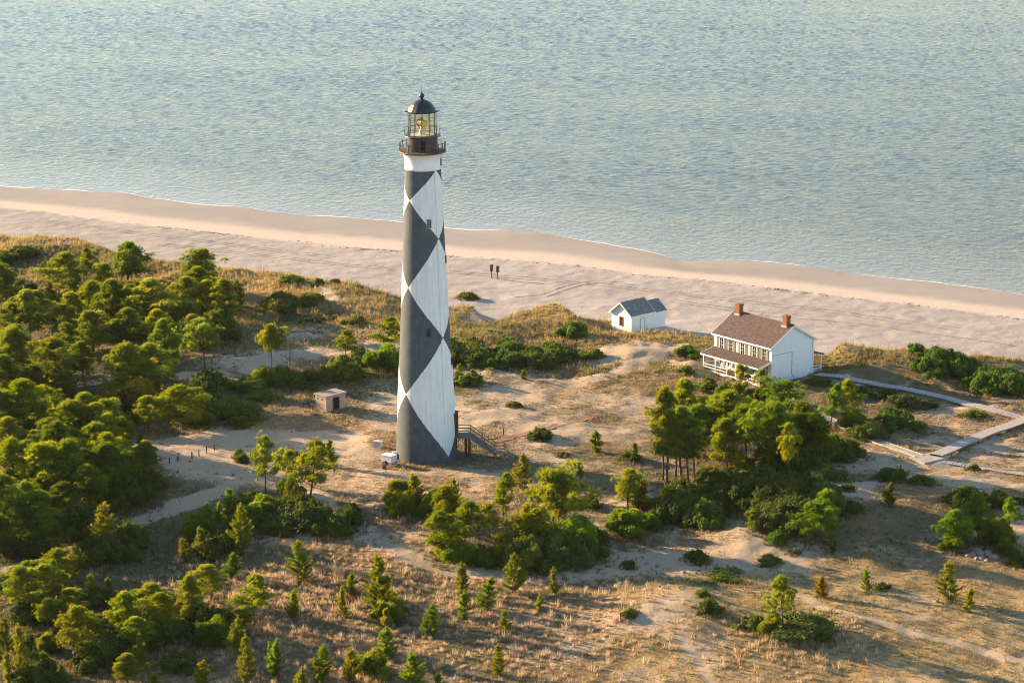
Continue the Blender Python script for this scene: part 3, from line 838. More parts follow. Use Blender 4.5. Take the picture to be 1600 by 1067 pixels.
def house():
    root = empty('keepers_house', HOUSE, R(-51))
    tag(root, 'white two-storey wooden house with brown roof, two brick chimneys and front porch', 'house')
    L, Wd, ze, zr = 12.4, 8.9, 5.75, 8.35
    wall = MB().prism([(0, -.4), (Wd, -.4), (Wd, ze), (Wd/2, zr), (0, ze)], -L, 0, 'yz').build('wall', M['siding'], root)
    # corner boards and belt
    MB().box(-.16, .04, -.04, .14, -.3, ze - .2).build('corner_board', M['white'], wall)
    MB().box(-L - .04, -L + .16, -.04, .14, -.3, ze - .2).build('corner_board', M['white'], wall)
    MB().box(-.14, .03, Wd - .14, Wd + .03, -.3, ze - .2).build('corner_board', M['white'], wall)
    cl = MB()
    for k in range(34):                     # lapped boards on the shaded gable, fine relief
        z = .05 + k * .21
        half = Wd/2 if z < ze else (zr - z) / (zr - ze) * Wd/2
        if half < .3: break
        cl.box(.0, .018, Wd/2 - half + .2, Wd/2 + half - .2, z, z + .03)
    tag(cl.build('lap_boards', M['siding'], wall), kind='stuff')
    rf = gable_roof(root, -L, 0, 0, Wd, ze, zr, .42, .14, M['shingle_brown'], M['white'], 'x', .30)
    MB().box(-L - .28, .28, Wd/2 - .10, Wd/2 + .10, zr + .10, zr + .19).build('ridge_cap', M['old_wood'], rf)
    for x in (-L + 1.0, -1.15):
        ch = MB().box(x - .42, x + .42, Wd/2 - .70, Wd/2 + .14, zr - .9, zr + 1.10).build('chimney', M['brick'], rf)
        MB().box(x - .50, x + .50, Wd/2 - .78, Wd/2 + .22, zr + 1.10, zr + 1.32).box(x - .44, x + .44, Wd/2 - .72, Wd/2 + .16, zr + 1.32, zr + 1.42).build('chimney_cap', M['brick'], ch)
        MB().box(x - .55, x + .55, Wd/2 - .86, Wd/2 + .24, zr - .5, zr - .05).build('flashing', M['board'], ch)
    F0 = ((0, 0, 0), 0.0)
    for x in (-L + 1.55, -L + 3.65, -L/2 - .0, -3.65, -1.55):
        wall_window(root, x, 3.55, .78, 1.55, F0, True, .42)
    for x in (-L + 1.55, -L + 3.45, -3.65, -1.6):
        wall_window(root, x, 1.05, .78, 1.55, F0, True, .36)
    d = MB().box(-L/2 - .45, -L/2 + .45, -.05, .05, .5, 2.6).build('door', M['door_brown'], root)
    MB().box(-L/2 - .60, -L/2 - .45, -.09, .05, .5, 2.7).box(-L/2 + .45, -L/2 + .60, -.09, .05, .5, 2.7).box(-L/2 - .45, -L/2 + .45, -.09, .05, 2.6, 2.75).build('door_frame', M['white'], d)
    # front porch
    pd = 2.45
    MB().box(-L, .0, -pd, -.0, .30, .48).build('porch_floor', M['porch_floor'], root)
    MB().box(-L - .03, .03, -pd - .06, -pd, .05, .46).box(-.0, .05, -pd, 0, .05, .46).build('porch_skirt', M['white'], root)
    pr = MB().prism([(-pd - .35, 2.78), (.0, 3.42), (.0, 3.54), (-pd - .35, 2.90)], -L - .15, .12, 'yz').build('porch_roof', M['shingle_brown'], root)
    MB().box(-L - .15, .12, -pd - .42, -pd - .353, 2.66, 2.90).build('porch_fascia', M['white'], pr)
    MB().prism([(-pd - .35, 2.62), (.0, 3.26), (.0, 3.55), (-pd - .35, 2.91)], .123, .18, 'yz').prism([(-pd - .35, 2.62), (.0, 3.26), (.0, 3.55), (-pd - .35, 2.91)], -L - .21, -L - .153, 'yz').build('porch_bargeboard', M['white'], pr)
    MB().box(-L, 0, -pd - .05, -pd + .12, 2.55, 2.78).build('porch_beam', M['white'], root)
    pm = MB().box(-.075, .075, -.075, .075, .48, 2.56).mesh('porch_post', M['white'])
    xs = [-L + .1, -L * .78, -L * .58, -L * .42, -L * .21, -.1]
    for x in xs: link('porch_post', pm, root, (x, -pd + .08, 0))
    for a, b in zip(xs[:-1], xs[1:]):
        if a < -L / 2 < b: continue
        for zz in (.82, 1.28):
            MB().beam((a + .08, -pd + .08, zz), (b - .08, -pd + .08, zz), .06, .13).build('porch_rail', M['white'], root)
    for zz in (.82, 1.28):
        for x in (-L + .1, -.1): MB().beam((x, -pd + .1, zz), (x, -.05, zz), .06, .13).build('porch_rail', M['white'], root)
    # front steps
    MB().box(-L/2 - .8, -L/2 + .8, -pd - .5, -pd - .06, 0, .30).box(-L/2 - .8, -L/2 + .8, -pd - .9, -pd - .5, 0, .15).build('porch_step', M['old_wood'], root)
    # rear porch
    MB().box(-5.5, -.1, Wd, Wd + 2.0, .25, .42).build('rear_porch_floor', M['board'], root)
    MB().prism([(Wd, 3.25), (Wd + 2.3, 2.80), (Wd + 2.3, 2.92), (Wd, 3.37)], -5.6, .05, 'yz').build('rear_porch_roof', M['shingle_brown'], root)
    MB().box(-5.6, .05, Wd + 2.303, Wd + 2.36, 2.72, 2.94).build('rear_porch_fascia', M['white'], root)
    for x in (-.2, -2.8, -5.3): MB().box(x - .07, x + .07, Wd + 1.8, Wd + 1.94, .42, 2.88).build('rear_porch_post', M['white'], root)
    for zz in (.8, 1.2):
        MB().beam((-.18, Wd + .1, zz), (-.18, Wd + 1.8, zz), .06, .12).build('rear_porch_rail', M['white'], root)
    # service pipes on the shaded gable
    MB().beam((.05, .15, 4.35), (.05, 4.3, 4.35), .06).beam((.05, 4.3, 4.35), (.05, 4.3, .8), .06).beam((.05, 4.3, .8), (.05, 5.6, -.2), .06).build('service_pipe', M['grey_paint'], root)
    MB().beam((.06, Wd - .25, -.2), (.06, Wd - .25, ze - .3), .09).build('downspout', M['white'], root)
    MB().beam((-L + .3, -.12, 3.6), (-L + .3, -.12, ze - .2), .09).build('downspout', M['white'], root)
    return root
house()

def porch_chair():
    c, s = math.cos(R(-51)), math.sin(R(-51))
    for k, (x, y, a) in enumerate(((-9.8, -1.1, .2), (-8.3, -.9, -.3), (-2.6, -1.1, .1))):
        root = empty('porch_chair', (HOUSE[0] + x * c - y * s, HOUSE[1] + x * s + y * c, .48), R(-51) + a)
        tag(root, 'small white chair on the front porch of the house', 'chair', 'white chairs on the porch')
        MB().box(-.26, .26, -.26, .26, .38, .44).build('seat', M['white'], root)
        MB().prism([(.22, .42), (.28, .42), (.40, 1.05), (.34, 1.05)], -.26, .26, 'yz').build('backrest', M['white'], root)
        lm = MB().box(-.03, .03, -.03, .03, 0, .38).mesh('leg', M['white'])
        for sx in (-.22, .22):
            for sy in (-.22, .22): link('leg', lm, root, (sx, sy, 0))
porch_chair()

# ------------------------------------------------------------------ white outbuilding
def shed():
    root = empty('outbuilding', SHED, R(-48))
    tag(root, 'small white gabled outbuilding with grey roof and lower annex beside the beach', 'shed')
    w, d, ze, zr = 4.6, 4.75, 3.1, 4.85
    wall = MB().prism([(-w, -.5), (0, -.5), (0, ze), (-w/2, zr), (-w, ze)], 0, d, 'xz').build('wall', M['siding'], root)
    MB().box(-.12, .03, -.03, .12, -.4, ze - .1).build('corner_board', M['white'], wall)
    gable_roof(root, 0, d, -w, 0, ze, zr, .32, .10, M['shingle_grey'], M['white'], 'y', .38)
    an = MB().prism([(-w + .5, -.5), (-.35, -.5), (-.35, 2.75), ((-w + .15)/2, 4.2), (-w + .5, 2.75)], d + .003, d + 3.3, 'xz').build('annex_wall', M['siding'], root)
    gable_roof(root, d + .35, d + 3.3, -w + .5, -.35, 2.75, 4.2, .25, .10, M['shingle_grey'], M['white'], 'y', .22, name='annex_roof')
    wall_window(root, -w/2 - .05, 1.1, .62, 1.3, ((0, 0, 0), 0.0), False, trim='red_trim', panes=(2, 4))
    # flush white door on the shaded side, normal +x
    dr = MB().box(-.02, .03, 2.05, 2.95, .0, 2.15).build('door', M['white'], root)
    MB().box(-.02, .06, 2.95, 3.06, 0, 2.25).box(-.02, .06, 1.94, 2.05, 0, 2.25).box(-.02, .06, 2.05, 2.95, 2.15, 2.25).build('door_frame', M['grey_paint'], dr)
shed()

# ------------------------------------------------------------------ concrete block hut
def hut():
    root = empty('block_hut', HUT, R(-46))
    tag(root, 'small tan block hut with flat slab roof and dark doorway', 'hut')
    w, d, h = 2.45, 3.7, 2.25           # x in -w..0, y in 0..d
    wl = MB().box(-w, 0, 0, d, -.3, h).build('wall', M['block'], root)
    MB().box(-w - .18, .18, -.18, d + .18, h, h + .16).build('roof_slab', M['slab'], root)
    MB().box(-.05, .02, 1.35, 2.35, .05, 1.85).build('doorway', M['dark'], root)
    MB().box(-.02, .05, 1.22, 1.35, .0, 1.95).box(-.02, .05, 2.35, 2.48, .0, 1.95).box(-.02, .05, 1.35, 2.35, 1.85, 1.97).build('door_frame', M['dark_wood'], root)
    for x in (-1.9, -.9): MB().box(x - .16, x + .16, -.02, .05, 1.65, 1.85).build('vent_hole', M['dark'], root)
    for k in range(10):
        MB().box(-w - .012, -w - .001, .0, d, k * .22, k * .22 + .03).box(0.001, .012, .0, 1.2, k * .22, k * .22 + .03).box(0.001, .012, 2.5, d, k * .22, k * .22 + .03).box(-w, 0, -.012, -.001, k * .22, k * .22 + .03)
hut()

def broken_slab(px, py, a, tilt, L):
    p = place(px, py)
    o = MB().box(-L/2, L/2, -.22, .22, -.07, .07).build('broken_slab', M['slab'], None, tuple(p + np.array([0, 0, .12])))
    o.rotation_euler = (tilt, .18, a)
    return o
for q, lab in (((480, 645, .5, .3, 1.3), 'short broken concrete slab lying flat beside the block hut'), ((492, 648, .8, -.5, 1.7), 'long broken concrete slab tilted beside the block hut'), ((490, 634, -.2, .4, 1.0), 'broken concrete slab against the wall of the block hut')):
    tag(broken_slab(*q), lab, 'slab')

# ------------------------------------------------------------------ small things round the tower
def cart():
    p = place(608, 726)
    root = empty('equipment_trailer', p, R(-35))
    tag(root, 'white metal equipment box on a small rusty two-wheeled trailer', 'trailer')
    MB().box(-.85, .85, -.65, .65, .45, 1.35).build('body', M['white'], root)
    MB().box(-.9, .9, -.7, .7, 1.353, 1.43).build('lid', M['white'], root)
    MB().beam((-1.0, -.45, .38), (1.0, -.45, .38), .09).beam((-1.0, .45, .38), (1.0, .45, .38), .09).build('chassis', M['rust_iron'], root)
    MB().beam((-.95, 0, .38), (-1.9, 0, .30), .09).build('drawbar', M['rust_iron'], root)
    for s in (-1, 1):
        wh = MB().tube([(0, s * .70, .34), (0, s * .86, .34)], [.34, .34], 18).build('wheel', M['dark'], root)
        MB().tube([(0, s * .861, .34), (0, s * .88, .34)], [.18, .16], 12).build('rim', M['rust_iron'], wh)
cart()
def cabinet():
    p = place(591, 698)
    root = empty('utility_cabinet', p, R(-30))
    tag(root, 'low grey metal utility cabinet in the grass by the tower', 'cabinet')
    MB().box(-.55, .55, -.4, .4, -.1, .8).build('body', M['grey_paint'], root)
    MB().box(-.6, .6, -.45, .45, .803, .88).build('lid', M['grey_paint'], root)
cabinet()
def barrel():
    p = place(600, 733)
    o = MB().lathe([(.26, -.05), (.28, .0), (.28, .28), (.29, .30), (.28, .32), (.28, .6), (.27, .64)], 18).build('rusty_drum', M['rust_iron'], None, tuple(p))
    tag(o, 'small rusty drum standing beside the white trailer box', 'drum')
barrel()

def beach_sign(px, py, lab):
    p = place(px, py)
    root = empty('beach_sign', p, R(20))
    tag(root, lab, 'sign')
    MB().box(-.07, .07, -.07, .07, -.4, 2.35).build('post', M['dark_wood'], root)
    for k in range(3):
        MB().box(-.30, .30, -.12, -.073, 1.25 + k * .40, 1.61 + k * .40).build('board', M['dark_wood'], root)
beach_sign(768, 434.5, 'dark wooden sign post on the beach, the farther from the outbuilding')
beach_sign(777.5, 436, 'dark wooden sign post on the beach, the nearer to the outbuilding')

pm_ = MB().box(-.07, .07, -.07, .07, -.3, 1.0).mesh('fence_post', M['dark_wood'])
for px, py in ((265,724),(278,722),(300,716),(311,712),(323,708),(335,704)):
    o = link('fence_post', pm_, None, tuple(place(px, py)), random.uniform(0, 1)); o.scale.z = random.uniform(.8, 1.15)
    tag(o, 'thin dark fence post in a row on the sand by the wood', 'post', 'row of thin posts on the sand')
for px, py, lab in ((764, 690, 'dark wooden post at the foot of the lighthouse stair'), (787, 680, 'short dark post beside the brick path'), (757, 694, 'thin pale stake in the grass under the lighthouse stair'), (735, 715, 'thin pale stake standing alone beside the tower foot')):
    o = link('stake' if 'stake' in lab else 'path_post', pm_, None, tuple(place(px, py)))
    tag(o, lab, 'post')

def rock(name, p, r_, seed):
    g = np.random.default_rng(seed); m = MB(); prof = []
    n = 7; vs = []; fs = []
    for k, (h, rr) in enumerate(((-.3, .8), (.15, 1.0), (.5, .75), (.7, .3))):
        for i in range(n):
            a = 2 * math.pi * i / n; q = rr * g.uniform(.75, 1.15) * r_
            vs.append((q * math.cos(a) * 1.25, q * math.sin(a), h * r_ * g.uniform(.85, 1.1)))
    for k in range(3):
        for i in range(n):
            j = (i + 1) % n; fs.append((k*n+i, k*n+j, (k+1)*n+j, (k+1)*n+i))
    fs.append(tuple(range(3*n, 4*n)))
    return m.add(vs, fs).build(name, M['rock'], None, tuple(p), g.uniform(0, 6))
g = np.random.default_rng(12)
for k in range(13):
    p = place(1534 + g.normal(0, 11), 868 + g.normal(0, 5))
    tag(rock('rubble_stone', p, g.uniform(.3, .62), k), 'pale stone in the heap of rubble on the sandy slope', 'rock', 'stones of the rubble heap')
for k, (px, py) in enumerate(((1068, 895), (1022, 892), (1238, 772), (1350, 852), (1372, 760), (1040, 890))):
    tag(rock('loose_stone', place(px, py), g.uniform(.25, .45), 50 + k), 'loose pale stone lying alone on the sand', 'rock', 'loose stones on the sand')

# ------------------------------------------------------------------ walks
def ribbon(pts_px, width, z_off, step=.5):
    """points along a smoothed ground line with left and right edges"""
    w = np.array([place(*q)[:2] for q in pts_px]); out = []
    for a, b in zip(w[:-1], w[1:]):
        n = max(2, int(np.hypot(*(b - a)) / step))
        for k in range(n): out.append(a + (b - a) * k / n)
    out.append(w[-1]); out = np.array(out)
    for _ in range(3):
        out[1:-1] = (out[:-2] + out[1:-1] * 2 + out[2:]) / 4
    t = np.gradient(out, axis=0); t /= np.hypot(t[:, 0], t[:, 1])[:, None]
    nrm = np.stack([-t[:, 1], t[:, 0]], 1)
    zc = height(out[:, 0], out[:, 1], False)
    for _ in range(30): zc[1:-1] = (zc[:-2] + zc[1:-1] * 2 + zc[2:]) / 4
    return out, nrm, zc + z_off

def boardwalk(name, pts_px, width, lab, lift=.42, edge=None, posts=True, mat='board'):
    c, nr, z = ribbon(pts_px, width, lift, .25)
    p0 = np.array([c[0][0], c[0][1], 0.0])
    root = empty(name, p0)
    tag(root, lab, 'boardwalk', 'boardwalks by the house')
    vs, fs = [], []
    g = np.random.default_rng(len(pts_px) * 31 + int(width * 10))
    for k in range(len(c) - 1):
        a = c[k] * .97 + c[k+1] * .03; b = c[k] * .06 + c[k+1] * .94
        e = g.uniform(-.02, .03)
        zz = z[k] + g.uniform(-.012, .012); n = len(vs)
        for q, nn in ((a, nr[k]), (b, nr[k+1])):
            for s in (-1, 1):
                x, y = q + nn * s * (width / 2 + e) - p0[:2]
                vs += [(x, y, zz), (x, y, zz - .05)]
        fs += [(n, n+2, n+6, n+4), (n+1, n+5, n+7, n+3), (n, n+4, n+5, n+1), (n+2, n+3, n+7, n+6), (n, n+1, n+3, n+2), (n+4, n+6, n+7, n+5)]
    dk = MB().add(vs, fs).build('deck_planks', M[mat], root); tag(dk, kind='stuff')
    for s in (-1, 1):
        m = MB()
        for k in range(0, len(c) - 4, 4):
            j = min(k + 4, len(c) - 1)
            a, b = c[k] + nr[k] * s * (width/2 - .08) - p0[:2], c[j] + nr[j] * s * (width/2 - .08) - p0[:2]
            m.beam((*a, z[k] - .16), (*b, z[j] - .16), .07, .2)
        m.build('joist', M['old_wood'], root)
        if edge:
            m = MB()
            for k in range(0, len(c) - 4, 4):
                j = min(k + 4, len(c) - 1)
                a, b = c[k] + nr[k] * s * (width/2) - p0[:2], c[j] + nr[j] * s * (width/2) - p0[:2]
                m.beam((*a, z[k] + .09), (*b, z[j] + .09), .10, .12)
            m.build('kerb_rail', M[edge], root)
    if posts:
        pmesh = MB().box(-.06, .06, -.06, .06, -.9, 0).mesh('support_post', M['dark_wood'])
        for k in range(2, len(c), 10):
            for s in (-1, 1):
                q = c[k] + nr[k] * s * (width/2 - .12) - p0[:2]
                link('support_post', pmesh, root, (q[0], q[1], z[k] - .1))
    return root
boardwalk('boardwalk', [(1276,587),(1330,595),(1400,608),(1480,625),(1560,646),(1660,672)], 1.7, 'long grey boardwalk leaving the rear porch of the house along the dunes', .35)
boardwalk('boardwalk', [(1462,716),(1500,699),(1550,678),(1600,660),(1660,638)], 1.9, 'raised pale boardwalk climbing from the sandy junction to the long walk', .55)
boardwalk('boardwalk', [(1208,612),(1255,635),(1310,665),(1370,692),(1440,716)], 1.4, 'narrow pale-edged boardwalk running down from the front of the house past the trees', .18, 'board', False)
boardwalk('boardwalk', [(1440,718),(1500,727),(1560,736),(1660,750)], 1.3, 'low sand-coloured boardwalk on past the sandy junction', .14, None, False)
_p = place(1450, 717)
tag(MB().box(-2.2, 2.2, -1.6, 1.6, -.12, .22).build('boardwalk_landing', M['board'], None, (_p[0], _p[1], float(_p[2])), R(35)), 'wide grey wooden landing where the boardwalks meet', 'landing')

def brick_walk():
    c, nr, z = ribbon([(776,690),(830,676),(890,660),(940,648)], 1.5, .05, .5)
    vs, fs = [], []
    for k in range(len(c)):
        for s in (-1, 1):
            q = c[k] + nr[k] * s * (.72 + .12 * random.uniform(-1, 1)); vs += [(q[0], q[1], max(z[k], float(height(q[0], q[1])) + .02)), (q[0], q[1], z[k] - .5)]
    for k in range(len(c) - 1):
        a = 4 * k; fs += [(a, a+2, a+6, a+4), (a, a+4, a+5, a+1), (a+2, a+3, a+7, a+6)]
    o = MB().add(vs, fs).build('brick_path', M['brick_path'])
    tag(o, kind='structure')
brick_walk()

#VEG#
# ------------------------------------------------------------------ vegetation: generators
def unit(v): return v / np.maximum(np.linalg.norm(v, axis=-1, keepdims=True), 1e-9)

def needle_tufts(c, d, n, L, w, g, spread=.9, tint=None):
    """bundles of needles: n thin triangles leaving each point of c along d"""
    N = len(c)
    cc = np.repeat(c, n, 0); dd = np.repeat(d, n, 0)
    dirs = unit(dd + spread * unit(g.normal(size=(N * n, 3))))
    ln = (L * g.uniform(.65, 1.15, N * n))[:, None]
    side = unit(np.cross(dirs, g.normal(size=(N * n, 3)))) * w / 2
    base = cc + dirs * ln * .08
    v = np.stack([base - side, base + side, cc + dirs * ln], 1).reshape(-1, 3)
    f = np.arange(N * n * 3).reshape(-1, 3)
    t = g.uniform(0, .55, N) if tint is None else tint
    t = np.repeat(t, n) + g.uniform(-.1, .25, N * n)
    return v, f, np.repeat(np.clip(t, 0, 1), 3)

def leaves(c, nrm, size, g, tint):
    """leaf-sized four-cornered faces"""
    N = len(c)
    nn = unit(nrm + .9 * unit(g.normal(size=(N, 3))))
    a = unit(np.cross(nn, g.normal(size=(N, 3)))); b = np.cross(nn, a)
    s = (size * g.uniform(.6, 1.3, N))[:, None]
    v = np.stack([c - a * s, c - b * s * .45, c + a * s, c + b * s * .45], 1).reshape(-1, 3)
    q = np.arange(N * 4).reshape(-1, 4)
    f = np.concatenate([q[:, [0, 1, 2]], q[:, [0, 2, 3]]])
    return v, f, np.repeat(np.clip(tint, 0, 1), 4)

def join(parts):
    V, Fc, T, n = [], [], [], 0
    for v, f, t in parts:
        V.append(v); Fc.append(f + n); T.append(t); n += len(v)
    return np.concatenate(V), np.concatenate(Fc), np.concatenate(T)

def shell(g, n, c, r, up=-.25):
    """points on the outside of an ellipsoid, thinned underneath"""
    d = unit(g.normal(size=(n * 3, 3)))
    d = d[d[:, 2] > up + g.normal(0, .25, len(d))][:n]
    rad = g.uniform(.78, 1.04, len(d))[:, None]
    return c + d * r * rad, unit(d / r)

def bend_line(g, h, lean, n=7):
    k = np.linspace(0, 1, n)
    ph = g.uniform(0, 6.28)
    x = lean * k ** 1.5 * h * math.cos(ph) + .02 * h * np.sin(k * 5 + ph)
    y = lean * k ** 1.5 * h * math.sin(ph) + .02 * h * np.cos(k * 4 + ph)
    return np.stack([x, y, k * h], 1)

def mature_pine(seed, h=10.0, rad=3.0, low=.38, nlimb=20, cr=.6, per=20, flat=.62, lean=.05, open_=False):
    """leaning trunk, limbs that carry ragged plumes of needle tufts along their outer half"""
    g = np.random.default_rng(seed)
    tr = MB(); ln = bend_line(g, h * .93, lean)
    tr.tube([tuple(p) for p in np.vstack([ln[0] - [0, 0, .4], ln])], [h*.022, h*.019] + [h * .018 * (1 - .8 * k) + .02 for k in np.linspace(.15, 1, 6)], 7)
    parts = []; a0 = g.uniform(0, 6.28)
    for i in range(nlimb):
        u = (i + .5) / nlimb
        zf = min(.97, low + (1 - low) * u ** .85 + g.uniform(-.03, .03))
        prof = math.sin(math.pi * min(1, .22 + .80 * (zf - low) / (1 - low))) ** .75
        a = i * 2.39996 + g.uniform(-.6, .6)
        rr = rad * prof * g.uniform(.55, 1.25) * (1 + .28 * math.cos(a - a0)) * (1 if u < .92 else .4)
        st = np.array([np.interp(zf * h, ln[:, 2], ln[:, 0]), np.interp(zf * h, ln[:, 2], ln[:, 1]), zf * h - .25 * rr])
        rise = g.uniform(.15, .55) * rr
        end = st + np.array([rr * math.cos(a), rr * math.sin(a), rise])
        mid = (st + end) / 2 + np.array([g.normal(0, .12), g.normal(0, .12), -.05 * rr])
        if rr > .5: tr.tube([tuple(st), tuple(mid), tuple(end)], [h*.0075, h*.005, .015], 5)
        tone = g.uniform(.0, .5)
        ns = int(g.integers(3, 6)) if not open_ else int(g.integers(2, 5))
        for q in range(ns):
            f = .42 + .62 * (q + g.uniform(0, .8)) / ns
            c = st + (end - st) * f + g.normal(0, .22, 3) * rr * np.array([.8, .8, .45]) + np.array([0, 0, .15])
            sz = cr * g.uniform(.55, 1.35)
            if g.random() < .6: tr.tube([tuple(mid), tuple(c)], [.03, .01], 4)
            p, d = shell(g, max(6, int(per * (sz / cr) ** 1.5)), c, np.array([sz, sz, sz * flat]), -.5)
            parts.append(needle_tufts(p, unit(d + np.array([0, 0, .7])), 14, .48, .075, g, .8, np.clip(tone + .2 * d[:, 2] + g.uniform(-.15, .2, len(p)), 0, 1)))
        # stray shoots break the outline
        m = 5
        e = end + g.normal(0, .5, (m, 3)) * np.array([1, 1, .8])
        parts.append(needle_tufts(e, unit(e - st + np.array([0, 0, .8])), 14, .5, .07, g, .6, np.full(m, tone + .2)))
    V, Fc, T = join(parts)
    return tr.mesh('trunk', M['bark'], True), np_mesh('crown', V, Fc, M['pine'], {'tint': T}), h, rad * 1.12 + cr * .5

def young_pine(seed, h=4.5, rad=1.25, dense=1.0):
    g = np.random.default_rng(seed)
    tr = MB(); ln = bend_line(g, h * .92, g.uniform(.02, .10), 5)
    tr.tube([tuple(p) for p in np.vstack([ln[0] - [0, 0, .3], ln])], [.09, .08, .065, .05, .035, .02], 6)
    pts, dirs, tin = [], [], []
    nw = max(6, int(h / .40))
    for k in range(nw):
        zf = .07 + .86 * k / nw
        z = zf * h; prof = (1 - zf) ** .75 * (.65 + .35 * min(1, zf / .22))
        nb = int(g.integers(7, 10))
        for b in range(nb):
            a = g.uniform(0, 6.28); L = rad * prof * g.uniform(.3, 1.35)
            st = np.array([np.interp(z, ln[:, 2], ln[:, 0]), np.interp(z, ln[:, 2], ln[:, 1]), z + g.uniform(-.12, .12)])
            out = np.array([math.cos(a), math.sin(a), g.uniform(.15, .55)])
            m = max(3, int(L / .16 * dense))
            for q in range(m):
                f = (q + 1) / m
                if f < .28: continue
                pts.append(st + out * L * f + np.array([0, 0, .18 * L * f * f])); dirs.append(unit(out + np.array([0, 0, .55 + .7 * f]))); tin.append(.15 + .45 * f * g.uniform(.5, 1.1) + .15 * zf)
    for q in range(5):
        pts.append(np.array([ln[-1][0], ln[-1][1], h * (.88 + .025 * q)])); dirs.append(np.array([0, 0, 1.0])); tin.append(.6)
    V, Fc, T = needle_tufts(np.array(pts), np.array(dirs), 15, .40, .085, g, .85, np.clip(np.array(tin), 0, 1))
    return tr.mesh('trunk', M['bark'], True), np_mesh('crown', V, Fc, M['pine'], {'tint': T}), h, rad * 1.12

def shrub_mesh(seed, wd=3.0, h=1.5, lobes=9, n=2600, leaf=.11, pine=False):
    g = np.random.default_rng(seed)
    parts = []; rad = wd / 2
    st = MB()
    for i in range(lobes):
        a = i * 2.39996 + g.uniform(-.7, .7); q = math.sqrt((i + .3) / lobes) * rad * (.78 + .22 * math.sin(2 * a + seed) + .16 * math.sin(3 * a + seed * 2))
        lr = rad * g.uniform(.6, 1.8) * .95 / math.sqrt(lobes); lh = min(h * g.uniform(.18, .55), lr * 1.3) * (1 - .35 * (q / rad) ** 2)
        zc = h * (1 - .55 * (q / rad) ** 1.6) * g.uniform(.55, 1.08) - lh
        c = np.array([q * math.cos(a), q * math.sin(a), max(zc, lh * .35)])
        p, d = shell(g, n // lobes, c, np.array([lr, lr, lh]), -.55)
        ok = p[:, 2] > -.1; p, d = p[ok], d[ok]
        base = g.uniform(.05, .6)
        if pine:
            parts.append(needle_tufts(p[::4], unit(d[::4] + np.array([0, 0, .6])), 11, .34, .08, g, .85, np.clip(base + .2 * d[::4, 2], 0, 1)))
        else:
            parts.append(leaves(p, d + np.array([0, 0, .35]), leaf, g, base + g.uniform(-.2, .3, len(p)) + .15 * d[:, 2]))
        # twigs and inner leaves fill the heart of the bush
        st.tube([(c[0] * .2, c[1] * .2, -.25), (c[0] * .6, c[1] * .6, c[2] * .5), tuple(c)], [.05, .035, .015], 5)
        for _ in range(3):                   # stray leafy shoots
            o_ = unit(g.normal(size=3) + np.array([0, 0, 1.2])); k_ = np.linspace(.7, 1.0 + g.uniform(.15, .5) / max(lr, .3), 14)[:, None]
            sp = c + o_ * np.array([lr, lr, lh]) * k_ + g.normal(0, .04, (14, 3)); sp = sp[sp[:, 2] > 0]
            parts.append(leaves(sp, np.tile(o_, (len(sp), 1)), leaf * .9, g, np.full(len(sp), base + .2)))
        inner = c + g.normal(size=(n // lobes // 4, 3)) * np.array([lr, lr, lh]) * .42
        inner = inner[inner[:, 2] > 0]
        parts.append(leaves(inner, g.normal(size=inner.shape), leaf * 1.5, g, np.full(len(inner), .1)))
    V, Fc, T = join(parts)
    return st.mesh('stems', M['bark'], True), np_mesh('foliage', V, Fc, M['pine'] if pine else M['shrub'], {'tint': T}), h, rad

def bare_mesh(seed, h=4.0, rad=2.0):
    g = np.random.default_rng(seed); tr = MB()
    ln = bend_line(g, h * .7, .12, 6)
    tr.tube([tuple(p) for p in ln], [.11, .10, .085, .07, .05, .03], 6)
    for i in range(12):
        u = g.uniform(.35, 1); k = int(u * 5); st = ln[k]; a = g.uniform(0, 6.28); L = rad * g.uniform(.5, 1)
        m = st + np.array([math.cos(a) * L * .5, math.sin(a) * L * .5, L * .35]); e = st + np.array([math.cos(a) * L, math.sin(a) * L, L * g.uniform(.3, .9)])
        tr.tube([tuple(st), tuple(m), tuple(e)], [.045, .03, .01], 5)
        for _ in range(4):
            q = m + g.normal(0, .45, 3) + np.array([0, 0, .3]); tr.tube([tuple(m), tuple(q)], [.02, .006], 4)
            q2 = e + g.normal(0, .35, 3); tr.tube([tuple(e), tuple(q2)], [.012, .005], 4)
    return tr.mesh('trunk', M['bark_pale'], True), None, h, rad

LIB = {
 'pine': [mature_pine(100 + k, 9, 2.7, lw, nl, cr, 22, .7) for k, (lw, nl, cr) in enumerate(((.24, 26, .62), (.20, 28, .55), (.32, 24, .66), (.26, 27, .58), (.18, 30, .6), (.30, 24, .7), (.22, 28, .6), (.35, 22, .6)))],
 'tall': [mature_pine(140 + k, 10, 1.8, .42, 17, .55, 20, .7, .05) for k in range(4)],
 'flat': [mature_pine(160 + k, 6.0, 3.2, .50, 20, .62, 22, .5, .12, True) for k in range(3)],
 'open': [mature_pine(180 + k, 6.0, 2.0, .30, 15, .45, 15, .6, .14, True) for k in range(5)],
 'young': [young_pine(200 + k, 4.0, 1.1 + .1 * (k % 5)) for k in range(10)],
 'sap': [young_pine(230 + k, 3.0, .75 + .1 * (k % 4), 1.1) for k in range(7)],
 'cone': [young_pine(250 + k, 6.0, 1.7 + .15 * (k % 4)) for k in range(7)],
 'small': [shrub_mesh(300 + k, 2.4, 1.3, 9, 2600, .12) for k in range(4)],
 'mound': [shrub_mesh(320 + k, 4.2, 1.7, 18, 6000, .14) for k in range(4)],
 'thicket': [shrub_mesh(340 + k, 8.0, 3.0, 42, 15000, .17) for k in range(4)],
 'pinebush': [shrub_mesh(360 + k, 5.0, 4.0, 18, 11000, .12, True) for k in range(3)],
 'bare': [bare_mesh(380 + k) for k in range(3)],
}
